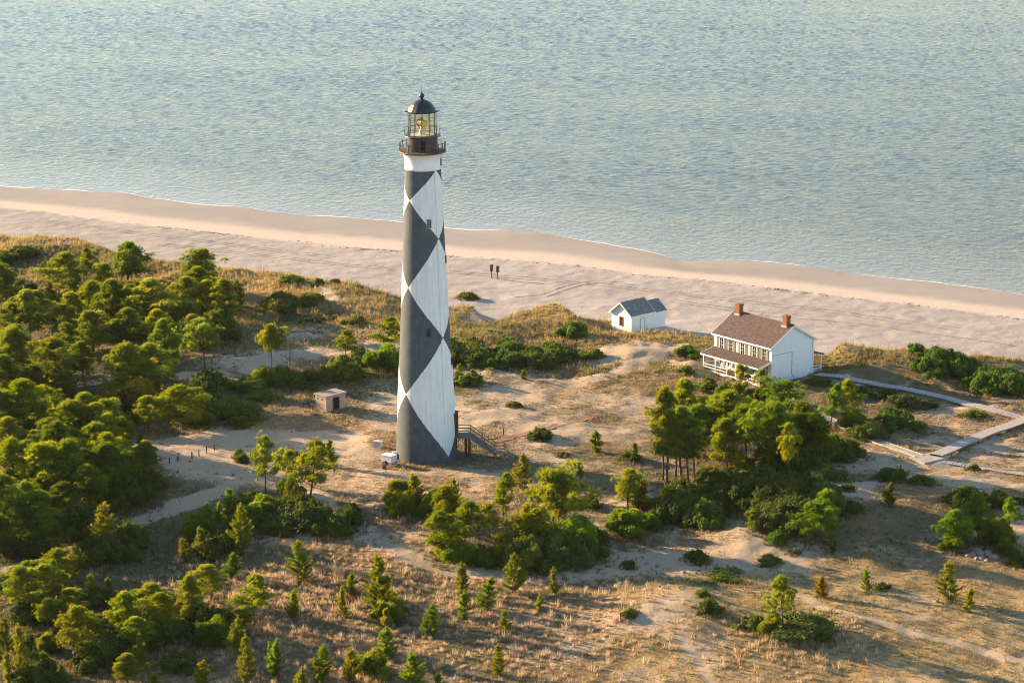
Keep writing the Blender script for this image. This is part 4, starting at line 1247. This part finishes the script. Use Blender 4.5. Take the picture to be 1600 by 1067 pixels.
NAMES = {'pine': 'pine_tree', 'tall': 'slender_pine', 'flat': 'flat_topped_pine', 'open': 'open_pine', 'young': 'young_pine', 'sap': 'pine_sapling', 'cone': 'cone_shaped_pine',
         'small': 'small_shrub', 'mound': 'shrub', 'thicket': 'thicket_shrub', 'pinebush': 'bushy_pine', 'bare': 'bare_tree'}
CATS = {'small': 'shrub', 'mound': 'shrub', 'thicket': 'shrub'}
WORD = {'pine': 'rounded pine', 'tall': 'slender long-trunked pine', 'flat': 'flat-topped pine', 'open': 'sparse open pine', 'young': 'young bushy pine', 'sap': 'small pine sapling', 'cone': 'cone-shaped pine',
        'small': 'small round shrub', 'mound': 'low spreading shrub', 'thicket': 'dense thicket shrub', 'pinebush': 'low bushy pine', 'bare': 'bare-branched little tree'}
_count = {}
grv = np.random.default_rng(99)
TONES = {'n': (1, 1, 1), 'y': (1.2, 1.12, .85), 'd': (.70, .76, .60), 'b': (1.3, .9, .8), 'p': (1.25, 1.15, 1.2), 'r': (3.2, .55, .5), 'g': (.85, 1.05, .8)}
TONEW = {'n': '', 'y': 'yellow-green ', 'd': 'dark green ', 'b': 'browning ', 'p': 'pale olive ', 'r': 'red-orange ', 'g': 'bright green '}

LOW = {'small': .55, 'mound': .45, 'thicket': .40, 'pinebush': .75}
PLANTED = []
def plant(kind, px, top, base, w, where, tone='n', depth=0):
    """a plant whose visible foot is at pixel (px, base), its top at pixel row top, w pixels wide"""
    extra = None
    if kind in LOW:
        foot = base - .27 * w * .36
        hp = (foot - top) / .965; cap = LOW[kind] * w * grv.uniform(.9, 1.1)
        if hp > cap * 1.25 and depth < 4:
            extra = (kind, px + grv.uniform(-.22, .22) * w, top, base - max((hp - cap) * .6, w * .14), w * grv.uniform(.8, .98), where, tone, depth + 1)
            hp = cap
    else:
        foot = base; hp = (base - top) / .965
    p = place(px, foot); s = px_per_m(p)
    hm, wm = max(.4, hp / s), w / s
    if kind == 'pine' and hm > 8.8: hm = 8.8 * grv.uniform(.92, 1.04)
    k = _count.get(kind, 0); _count[kind] = k + 1
    tr, crn, h0, r0 = LIB[kind][k % len(LIB[kind])]
    root = empty(NAMES[kind], (p[0], p[1], p[2] - .03), grv.uniform(0, 6.28))
    sx = wm / (2 * r0); sz = hm / h0
    if kind in ('young', 'sap', 'cone', 'open', 'tall'): root.rotation_euler = (grv.normal(0, .06), grv.normal(0, .06), grv.uniform(0, 6.28))
    root.scale = (sx * grv.uniform(.92, 1.08), sx * grv.uniform(.92, 1.08), sz)
    tag(root, None, CATS.get(kind, 'tree' if kind == 'bare' else 'pine'), WORD[kind] + 's ' + where)
    PLANTED.append((TONEW[tone], WORD[kind], where, hm, wm, root))
    tc = np.array(TONES[tone]) * ((.80, .76, .85) if kind in ('young', 'sap', 'cone') else (1, 1, 1)) * grv.uniform(.85, 1.18) * np.array([grv.uniform(.92, 1.1), 1, grv.uniform(.85, 1.1)])
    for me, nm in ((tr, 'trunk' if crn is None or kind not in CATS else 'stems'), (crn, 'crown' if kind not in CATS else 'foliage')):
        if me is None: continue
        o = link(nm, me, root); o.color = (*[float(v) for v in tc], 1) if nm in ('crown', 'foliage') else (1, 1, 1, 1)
    if extra: plant(*extra)
    return root

def label_plants():
    """name look-alikes apart by size where their sizes differ"""
    sets = {}
    for tone, word, where, hm, wm, root in PLANTED: sets.setdefault(tone + word + ' ' + where, []).append((hm, wm, root))
    for lab, items in sets.items():
        items.sort(key=lambda t: t[0]); n = len(items)
        for q in items: q[2]['label'] = lab
        if n < 2: continue
        lo, hi = ('shorter', 'taller') if n == 2 else ('shortest', 'tallest')
        if items[0][0] < items[1][0] * .94: items[0][2]['label'] = lo + ' ' + lab
        if items[-1][0] > items[-2][0] * 1.06: items[-1][2]['label'] = hi + ' ' + lab
        if n > 3:
            mid = sorted(items[1:-1], key=lambda t: t[1])
            if mid[-1][1] > mid[-2][1] * 1.1: mid[-1][2]['label'] = 'broadest ' + lab
            if mid[0][1] < mid[1][1] * .9 and n > 4: mid[0][2]['label'] = 'narrowest ' + lab
        same = sorted((q[2] for q in items if q[2]['label'] == lab), key=lambda o: math.hypot(o.location.x - TOWER[0], o.location.y - TOWER[1]))
        if len(same) < 2: continue
        words = ('nearest', 'second nearest', 'third nearest', 'fourth nearest', 'fifth nearest')
        for k, o in enumerate(same):
            end = words[k] + ' the lighthouse' if k < len(words) and not (k == len(same) - 1) else ('farthest from the lighthouse' if k == len(same) - 1 else '')
            if end and len((lab + ' ' + end).split()) <= 15: o['label'] = lab + ', ' + end

# ------------------------------------------------------------------ vegetation: what stands where (kind, x, top row, foot row, width, tone)
WOOD_BACK = 'at the dune edge of the wood'
WOOD = 'in the wood beyond the block hut'
WOOD_FRONT = 'in the wood beside the thin posts'
GLADE = 'in the shaded hollow below the dark wood'
SETS = {
 WOOD_BACK: [('thicket',34,386,408,60,'d'),('mound',88,402,440,44,'d'),('mound',6,395,445,40,'d'),('cone',92,400,446,30,'d'),('pine',205,386,442,56,'d'),('pine',136,392,440,34,'y'),('pine',162,415,462,44,'y'),
   ('pine',236,440,520,90,'p'),('pine',172,438,522,70,'n'),('pine',290,440,505,60,'p'),('thicket',300,478,520,80,'d'),('pine',352,440,508,56,'y'),('pinebush',340,480,530,58,'d'),('cone',374,438,482,30,'d'),
   ('cone',80,440,478,30,'d'),('cone',117,440,476,30,'d'),('pine',48,455,540,74,'p'),('pine',108,455,545,66,'p'),('pine',18,480,540,50,'n'),('pine',145,490,565,66,'n'),('thicket',30,440,470,80,'d'),('thicket',240,480,530,100,'d'),('thicket',130,450,480,80,'d'),('pine',0,420,480,40,'d'),('thicket',160,440,470,90,'d'),('thicket',60,478,506,90,'d'),('thicket',190,500,535,110,'d'),('thicket',300,520,548,80,'d')],
 WOOD: [('pine',25,520,606,70,'n'),('pine',90,508,618,92,'n'),('thicket',60,570,615,110,'d'),('pine',198,494,630,92,'y'),('pine',236,510,628,70,'n'),('pine',262,508,596,56,'g'),('flat',322,506,580,84,'n'),('pinebush',210,590,650,90,'b'),
   ('thicket',240,600,645,90,'d'),('pine',284,606,672,86,'y'),('pinebush',300,605,668,80,'n'),('thicket',350,618,664,110,'n'),('thicket',330,580,625,90,'d'),('thicket',396,590,614,80,'g'),('thicket',440,572,606,64,'g'),('pinebush',416,570,606,50,'y'),('mound',408,612,630,50,'g'),
   ('mound',472,594,610,50,'d'),('flat',424,512,582,56,'y'),('bare',452,530,585,54,'n'),('thicket',500,572,600,56,'n'),('thicket',535,555,600,70,'n'),('small',563,540,572,38,'d'),('pinebush',600,535,590,66,'g'),('open',540,518,562,44,'y'),('open',603,500,552,56,'y'),
   ('pine',50,575,640,70,'d'),('pine',130,540,600,60,'d'),('pine',12,560,640,60,'d'),('pinebush',374,650,668,40,'n'),('small',395,648,660,26,'n')],
 WOOD_FRONT: [('pine',40,590,700,104,'y'),('pine',0,600,710,80,'n'),('pine',112,632,722,108,'y'),('pine',158,636,722,76,'n'),('open',192,655,706,44,'n'),('young',222,676,706,22,'d'),('pine',25,690,790,90,'y'),('pine',70,700,800,90,'y'),
   ('pine',118,690,800,90,'d'),('pine',165,700,790,86,'d'),('thicket',205,735,795,90,'d'),('pine',10,750,850,90,'n'),('pine',60,770,860,90,'d'),('thicket',120,790,850,110,'d'),('thicket',30,820,875,110,'d'),('thicket',190,700,745,70,'d'),('thicket',240,735,765,50,'d'),('pine',95,650,760,80,'d'),('pine',140,730,815,80,'d'),('thicket',75,690,740,100,'d'),('pine',205,770,785,20,'d')],
 GLADE: [('cone',160,783,862,56,'y'),('thicket',205,815,862,80,'d'),('thicket',160,838,885,90,'d'),('cone',85,870,925,40,'g'),('cone',120,850,905,44,'d'),('pine',38,890,965,70,'y'),('young',103,893,940,36,'g'),('young',145,898,936,30,'y'),('young',172,903,938,24,'n'),
   ('mound',208,921,938,40,'d'),('thicket',60,930,975,100,'d'),('pine',118,955,1035,78,'y'),('pinebush',75,985,1020,40,'y'),('cone',34,975,1055,36,'y'),('cone',5,965,1040,36,'d'),('pine',200,930,1000,60,'y'),('pine',250,930,1000,60,'y'),('pine',298,902,985,50,'y'),
   ('pinebush',272,930,990,44,'b'),('thicket',250,960,1010,110,'d'),('thicket',330,945,1000,100,'d'),('cone',220,988,1045,26,'n'),('sap',275,1008,1036,18,'n'),('young',316,1032,1078,36,'y'),('thicket',160,985,1045,110,'d'),('thicket',60,1030,1080,90,'d'),('cone',372,962,1030,38,'y'),('cone',384,990,1070,40,'y'),
   ('young',427,1002,1052,24,'g'),('pine',397,900,975,66,'y'),('sap',458,922,962,20,'g'),('pinebush',335,960,1010,60,'g'),('sap',12,1020,1070,24,'y'),('sap',100,1040,1072,24,'g'),('sap',240,1050,1080,24,'y'),('thicket',15,885,930,70,'d'),('thicket',205,850,880,50,'d')],
 'beside the dark thicket below the trailer': [('cone',375,788,866,46,'y'),('cone',357,760,822,36,'g'),('cone',347,785,842,36,'g'),('young',320,786,846,40,'g'),('young',298,806,850,34,'y'),('young',318,824,872,36,'n'),('young',290,840,876,22,'y'),('young',362,864,904,34,'g'),
   ('thicket',420,768,828,100,'d'),('thicket',480,772,836,110,'d'),('thicket',525,785,838,70,'d'),('pinebush',400,770,830,60,'g'),('thicket',340,820,870,90,'d'),('open',417,690,778,56,'y'),('open',484,698,790,70,'y'),('open',455,705,760,44,'y'),('small',463,704,722,36,'d'),('young',517,686,728,24,'g'),('small',378,702,724,22,'d'),('young',455,745,800,24,'y')],
 'among the pink dry grass': [('cone',470,845,908,48,'g'),('cone',597,866,962,58,'y'),('pinebush',606,920,978,52,'n'),('young',550,893,930,30,'g'),('sap',535,918,962,20,'y'),('sap',458,922,966,22,'y'),('young',672,944,996,34,'g'),('sap',724,882,930,24,'n'),('sap',724,922,966,24,'g'),('young',758,902,954,36,'g'),
   ('cone',801,864,928,48,'y'),('sap',865,886,926,20,'n'),('sap',842,930,956,16,'y'),('young',792,952,988,26,'y'),('cone',778,1005,1055,34,'y'),('young',605,975,1030,40,'g'),('pinebush',580,1010,1062,64,'y'),('young',648,1014,1076,48,'g'),('young',550,1012,1068,34,'y'),('cone',497,1002,1068,48,'g'),('sap',430,1000,1058,26,'g'),('sap',470,1040,1076,22,'y'),('sap',685,1050,1078,22,'y')],
 'in the pine clump in front of the lighthouse': [('pinebush',632,745,808,52,'y'),('young',657,738,800,40,'y'),('pinebush',672,760,814,48,'g'),('cone',704,745,812,36,'y'),('pine',700,765,842,60,'y'),('pine',690,800,872,66,'y'),('open',728,790,862,56,'y'),('pinebush',712,835,884,62,'g'),('open',786,748,818,50,'y'),('open',766,790,842,44,'y'),
   ('cone',816,708,768,42,'y'),('flat',862,742,838,100,'y'),('open',888,750,838,66,'y'),('pinebush',792,830,884,66,'y'),('pine',830,795,872,80,'y'),('thicket',870,815,892,120,'n'),('thicket',918,822,880,70,'d'),('thicket',830,840,898,110,'n'),('pinebush',895,800,870,70,'g'),('small',925,772,797,40,'d'),('small',981,874,890,24,'d'),('thicket',760,850,886,60,'n')],
 'in the pine grove below the house': [('pine',1064,594,690,66,'y'),('pine',1038,611,705,55,'y'),('tall',1034,655,752,46,'y'),('tall',1044,645,758,50,'y'),('tall',1054,662,760,48,'y'),('tall',1067,640,757,52,'n'),('tall',1075,660,760,48,'n'),('tall',1086,648,756,52,'g'),('pine',1140,606,705,86,'y'),('pine',1090,636,715,68,'g'),('pine',1118,619,700,63,'n'),
   ('pine',1135,661,738,63,'n'),('flat',1168,641,722,86,'g'),('flat',1198,636,735,111,'g'),('pine',1250,633,722,82,'n'),('pine',1270,651,728,75,'d'),('thicket',1300,680,724,96,'d'),('open',1232,668,748,40,'y'),('pinebush',1157,705,762,34,'y'),('pinebush',1196,715,764,28,'y'),('flat',1224,599,650,70,'g'),('pine',1320,597,664,45,'y'),('open',1298,605,672,38,'g'),('pinebush',1332,640,672,44,'g'),
   ('thicket',1210,690,740,90,'d'),('thicket',1250,700,745,100,'d'),('pine',1215,656,735,72,'n'),('small',1253,742,756,16,'r'),('small',1246,735,748,12,'r')],
 'in the undergrowth before the pine grove': [('pine',982,736,802,64,'y'),('pinebush',978,790,842,70,'g'),('pinebush',1010,800,832,44,'g'),('thicket',1072,750,822,110,'d'),('thicket',1040,782,822,70,'d'),('thicket',1130,728,800,90,'d'),('thicket',1100,780,828,80,'n'),('thicket',1180,730,800,110,'d'),('thicket',1240,740,828,110,'d'),('thicket',1285,742,805,80,'n'),('pine',1290,768,846,60,'g'),
   ('pine',1262,790,850,60,'g'),('mound',1218,818,850,44,'g'),('sap',1176,794,826,22,'g'),('mound',1331,782,804,40,'d'),('small',1325,756,768,26,'d'),('sap',1000,752,800,28,'b'),('bare',1012,720,790,34,'n'),('thicket',1215,770,830,80,'n')],
 'on open sand between tower and grove': [('mound',844,667,690,36,'d'),('young',932,670,707,26,'g'),('sap',991,692,718,20,'g'),('sap',906,722,742,14,'g'),('small',880,706,714,20,'d'),('small',805,625,638,26,'d'),('mound',985,708,722,34,'d')],
 'on the slope around the rubble heap': [('mound',1392,730,756,54,'d'),('mound',1440,742,762,44,'d'),('thicket',1512,760,796,80,'d'),('mound',1556,765,798,42,'d'),('small',1592,774,788,28,'d'),('small',1520,724,736,18,'d'),('young',1388,755,790,28,'d'),('pine',1496,802,862,62,'g'),('pine',1526,775,850,56,'g'),('pinebush',1562,805,858,48,'d'),('open',1578,780,832,34,'g'),('pinebush',1484,815,862,36,'d'),
   ('mound',1592,850,885,36,'d'),('cone',1482,876,938,48,'y'),('sap',1512,918,956,22,'y'),('young',1356,890,926,22,'g'),('small',1378,910,922,28,'d'),('sap',1282,898,932,22,'b'),('small',1240,855,866,22,'n'),('sap',1300,840,862,14,'d')],
 'on the pale dune before the grove': [('mound',1088,856,880,40,'d'),('mound',1126,896,912,84,'y'),('small',1098,918,934,20,'g'),('mound',1108,935,962,38,'d'),('small',981,948,968,24,'d'),('mound',1203,862,884,34,'n'),('open',1222,905,990,58,'y'),('mound',1250,962,1000,110,'n'),('pinebush',1205,960,996,44,'y'),('small',1290,985,1004,30,'n'),('mound',1176,960,985,50,'n')],
 'on the grassy flat between the two boardwalks': [('mound',1412,616,640,46,'d'),('mound',1394,638,674,58,'g'),('mound',1436,658,676,34,'g'),('mound',1520,640,654,42,'n'),('small',1380,606,622,40,'d'),('mound',1450,625,640,40,'d'),('thicket',1355,660,690,60,'n'),('thicket',1325,598,620,60,'d'),('mound',1280,590,606,50,'d')],
 'on the dune grass above the long boardwalk': [('thicket',1455,540,590,70,'g'),('thicket',1492,545,592,64,'g'),('mound',1432,538,556,34,'g'),('thicket',1540,572,618,80,'g'),('thicket',1582,575,620,70,'g'),('mound',1510,570,592,40,'g')],
 'between the tower and the white outbuilding': [('thicket',715,525,572,56,'n'),('thicket',745,528,575,64,'n'),('thicket',790,526,578,66,'g'),('thicket',832,540,582,66,'n'),('thicket',866,535,574,54,'n'),('mound',888,538,566,40,'d'),('mound',768,556,578,32,'g'),('thicket',896,500,532,54,'g'),('young',718,568,592,16,'n'),('mound',730,582,606,52,'n'),('young',742,575,598,20,'n'),('sap',818,578,592,12,'y'),
   ('bare',734,470,512,40,'n'),('mound',730,455,470,30,'b'),('bare',828,495,520,36,'n'),('mound',860,530,550,40,'y'),('mound',925,545,565,40,'y')],
 'in the golden dune grass behind the wood': [('thicket',443,456,492,58,'y'),('mound',486,456,482,44,'y'),('small',497,434,448,22,'n'),('small',542,496,510,24,'y'),('small',560,490,508,24,'y'),('small',524,434,444,20,'n'),('thicket',490,492,506,90,'d'),('bare',566,520,552,24,'n'),('mound',455,430,446,40,'n')],
 'close beside the house': [('mound',1072,538,560,46,'g'),('small',1104,588,612,26,'y'),('open',1158,575,628,34,'y'),('open',1196,580,632,30,'n'),('small',1070,572,584,24,'y'),('mound',1140,598,622,46,'g'),('mound',1180,606,630,46,'g'),('pinebush',1205,600,634,50,'g')],
}
for where, items in SETS.items():
    for kind, px, top, base, w, tone in items:
        plant(kind, px, top, base, w, where, tone)
# the wood is closed: fill its gaps with more of the same trees
def fill(poly, n, kinds, where, gap, seed):
    g = np.random.default_rng(seed); P = np.array(poly, float); got = []
    old = np.array([t[5].location[:2] for t in PLANTED])
    tries = 0
    while len(got) < n and tries < 4000:
        tries += 1
        x, y = g.uniform(P[:, 0].min(), P[:, 0].max()), g.uniform(P[:, 1].min(), P[:, 1].max())
        ins = False
        for (ax, ay), (bx, by) in zip(P, np.roll(P, -1, 0)):
            if (ay > y) != (by > y) and x < (bx - ax) * (y - ay) / (by - ay) + ax: ins = not ins
        if not ins: continue
        w = place(x, y)[:2]
        if any(float(seg_dist(np.array([w[0]]), np.array([w[1]]), pts)[0]) < hw + 1.2 for pts, hw, _ in _TRW): continue
        if len(got) and np.min(np.hypot(*(np.array(got) - w).T)) < gap: continue
        if np.min(np.hypot(*(old - w).T)) < gap * .6: continue
        got.append(w); k, h, wd, tone = kinds[int(g.integers(len(kinds)))]
        q = g.uniform(.8, 1.2); plant(k, x, y - h * q, y, wd * q, where, tone, 4)
fill([(0,440),(200,430),(390,470),(330,560),(200,570),(0,600)], 26, (('pine',62,62,'n'),('pine',56,56,'p'),('pine',60,60,'y'),('pinebush',36,54,'d'),('thicket',26,70,'d')), WOOD_BACK, 4.2, 1)
fill([(0,600),(120,620),(190,650),(340,630),(300,670),(200,690),(0,690)], 14, (('pine',48,62,'n'),('pine',50,62,'y'),('pinebush',36,54,'d'),('thicket',28,70,'d')), WOOD, 4.2, 2)
fill([(0,690),(180,690),(240,770),(180,820),(60,870),(0,880)], 20, (('pine',76,70,'n'),('pine',76,70,'y'),('pine',70,64,'d'),('thicket',30,76,'d')), WOOD_FRONT, 4.0, 3)
fill([(0,900),(120,900),(200,950),(330,940),(400,980),(330,1060),(120,1080),(0,1080)], 22, (('cone',50,38,'y'),('young',36,32,'g'),('pinebush',32,52,'n'),('thicket',26,76,'d'),('pine',48,58,'y')), GLADE, 3.4, 4)
fill([(1060,730),(1150,725),(1310,740),(1290,820),(1100,815)], 5, (('thicket',34,76,'n'),('pinebush',36,50,'g'),('thicket',34,70,'d')), 'in the undergrowth before the pine grove', 4.0, 5)
fill([(430,770),(540,780),(540,830),(330,860),(300,830)], 6, (('thicket',34,76,'n'),('pinebush',36,50,'g')), 'beside the dark thicket below the trailer', 3.6, 6)
label_plants()

# ------------------------------------------------------------------ grasses: nobody could count them
def tuft_field(name, label, n_try, box, accept, blades, hgt, rad, wid, cols, seed, droop=.5, pts=None):
    g = np.random.default_rng(seed)
    if pts is None: x = g.uniform(box[0], box[1], n_try); y = g.uniform(box[2], box[3], n_try)
    else: x, y = pts
    px, py = project(x, y, np.zeros_like(x))
    ok = (px > -60) & (px < 1660) & (py < 1110)
    x, y, px, py = x[ok], y[ok], px[ok], py[ok]
    v, wet = cover(x, y, 0)
    pr = accept(x, y, px, py, v)
    ok = g.random(len(x)) < pr
    x, y, px, py = x[ok], y[ok], px[ok], py[ok]
    z = height(x, y)
    N = len(x)
    s = g.uniform(.5, 1.25, N) + .9 * (g.random(N) < .08)
    bx = np.repeat(np.stack([x, y, z], 1), blades, 0); sb = np.repeat(s, blades)
    a = g.uniform(0, 6.28, N * blades); q = g.uniform(0, 1, N * blades) ** .6
    root = bx + np.stack([np.cos(a), np.sin(a), 0 * a], 1) * (q * rad * .45 * sb)[:, None]
    tip = bx + np.stack([np.cos(a) * q * rad * sb, np.sin(a) * q * rad * sb, hgt * sb * g.uniform(.6, 1.1, N * blades) * (1 - droop * q * q)], 1) + np.array([.10, -.05, 0]) * hgt
    sd = np.stack([-np.sin(a + g.uniform(-1, 1, N * blades)), np.cos(a), 0 * a], 1) * wid / 2
    V = np.stack([root - sd - [0, 0, .08], root + sd - [0, 0, .08], tip], 1).reshape(-1, 3)
    c = cols(x, y, px, py, g)
    C = np.repeat(np.repeat(c, blades, 0) * g.uniform(.75, 1.2, N * blades)[:, None], 3, 0)
    me = np_mesh(name, V, np.arange(len(V)).reshape(-1, 3), M['tuft'], {'col': np.clip(C, 0, 1)})
    print(name, N)
    return tag(link(name, me), label, 'grass', kind='stuff')

def mixc(k, a, b): return np.array(a) * (1 - k[:, None]) + np.array(b) * k[:, None]
def dune_acc(x, y, px, py, v):
    d = dune_y(x) - y
    return smooth(.35, .75, v) * smooth(70, 30, d) * smooth(-1, 2, d)
tuft_field('dune_grass', 'golden brown dune grass along the edge of the beach', 90000, (-125, 105, 395, 525), dune_acc, 13, .75, .42, .075,
           lambda x, y, px, py, g: mixc(np.clip(.45 + 1.8 * fbm(x, y, 13, 3, ox=90) + g.normal(0, .15, len(x)), 0, 1), (.44,.325,.135), (.20,.19,.06)), 21)
def pink_acc(x, y, px, py, v):
    m = np.zeros_like(x)
    for cx, cy, rx, ry, k in ((520,960,240,110,1.0),(700,920,160,70,.7),(640,795,140,32,.35),(840,1000,130,70,.55),(1270,1010,90,36,1.0),(1180,1020,110,50,.35),(760,990,120,70,.7),(380,1050,160,40,.6),(1060,1000,60,50,.3),(560,775,60,30,.25),(960,940,80,50,.5)):
        m = np.maximum(m, k * np.exp(-np.power(((px - cx) / rx) ** 2 + ((py - cy) / ry) ** 2, 1.6)))
    tr = np.ones_like(x)
    for pts, w, val in _TRW: tr = tr * smooth(w * .7, w * 1.5, seg_dist(x, y, pts))
    return m * (.35 + 1.3 * np.clip(.5 + 1.6 * fbm(x, y, 4.5, 3, ox=15), 0, 1)) * .9 * tr
tuft_field('pink_dry_grass', 'clumps of pinkish tan dry grass below the lighthouse', 26000, (-60, 60, 262, 352), pink_acc, 30, .62, .55, .07,
           lambda x, y, px, py, g: mixc(g.random(len(x)), (.64,.49,.32), (.42,.285,.16)), 22, .65)
def field_acc(x, y, px, py, v):
    return np.maximum(smooth(.22, .72, v), .05) * smooth(20, 35, dune_y(x) - y) * (.25 + 1.2 * np.clip(.5 + 1.5 * fbm(x, y, 7, 3, ox=33), 0, 1))
tuft_field('field_grass', 'short olive and tan grass over the sandy flats', 125000, (-90, 90, 258, 440), field_acc, 9, .36, .36, .07,
           lambda x, y, px, py, g: mixc(np.clip(.5 + 1.6 * fbm(x, y, 15, 3, ox=70) + g.normal(0, .2, len(x)), 0, 1), (.17,.15,.055), (.47,.33,.16)), 23)
def green_acc(x, y, px, py, v):
    m = np.zeros_like(x)
    for cx, cy, rx, ry, k in ((300,430,220,34,.8),(120,470,200,90,1),(200,600,240,60,.7),(100,800,220,120,.9),(260,870,140,50,.7),(480,645,90,26,.7),(1330,840,110,46,.5),(840,520,130,50,.7),(1190,760,170,60,.9),(860,870,140,40,.7),(960,590,60,22,.6),(640,700,40,20,.6),(720,705,50,16,.8),(1250,985,100,40,.9),(60,1000,180,90,.8),(430,500,120,40,.5),(1280,640,120,60,.6),(560,720,0.1,.1,0),(1150,925,90,18,.7),(560,600,120,26,.8)):
        m = np.maximum(m, k * np.exp(-np.power(((px - cx) / rx) ** 2 + ((py - cy) / ry) ** 2, 1.6)))
    return m * np.clip(.5 + 1.8 * fbm(x, y, 6, 3, ox=44), 0, 1) * smooth(.12, .4, v) * smooth(2, 8, dune_y(x) - y)
tuft_field('green_ground_cover', 'low dark green growth between the shrubs and under the trees', 60000, (-115, 90, 262, 505), green_acc, 12, .42, .45, .10,
           lambda x, y, px, py, g: mixc(g.random(len(x)), (.070,.090,.024), (.165,.155,.05)), 24)

def skirts():
    g = np.random.default_rng(31); xs, ys = [], []
    for tone, word, where, hm, wm, root in PLANTED:
        low = root.name.split('.')[0] in ('small_shrub', 'shrub', 'thicket_shrub', 'bushy_pine')
        n = int((26 if low else 14) * min(wm, 8) / 2)
        a = g.uniform(0, 6.28, n); q = wm * (.30 + .38 * g.random(n) ** .8 if low else .45 * g.random(n))
        xs.append(root.location.x + q * np.cos(a)); ys.append(root.location.y + q * np.sin(a))
    return np.concatenate(xs), np.concatenate(ys)
tuft_field('shrub_skirt_grass', 'rank grass and seedlings fringing the shrubs and pines', 0, None, lambda x, y, px, py, v: np.full(x.shape, .9), 11, .50, .42, .09,
           lambda x, y, px, py, g: mixc(g.random(len(x)) ** 1.5, (.085,.098,.026), (.34,.25,.10)), 25, pts=skirts())


# ------------------------------------------------------------------ thin air added to lift the shadows: one closed box round the whole scene
def added_haze():
    m = bpy.data.materials.new('added_haze_air'); m.use_nodes = True
    n = m.node_tree.nodes; n.remove(n['Principled BSDF'])
    v = n.new('ShaderNodeVolumePrincipled'); v.inputs['Color'].default_value = (.95, .96, 1.0, 1); v.inputs['Density'].default_value = .000015; v.inputs['Anisotropy'].default_value = .2
    m.node_tree.links.new(v.outputs[0], n['Material Output'].inputs['Volume'])
    o = MB().box(-14000, 14000, -3200, 26000, -8.5, 106.0).build('added_haze', m)
    tag(o, 'thin pale air added to lift the shadows', 'added_haze', kind='stuff')
added_haze()
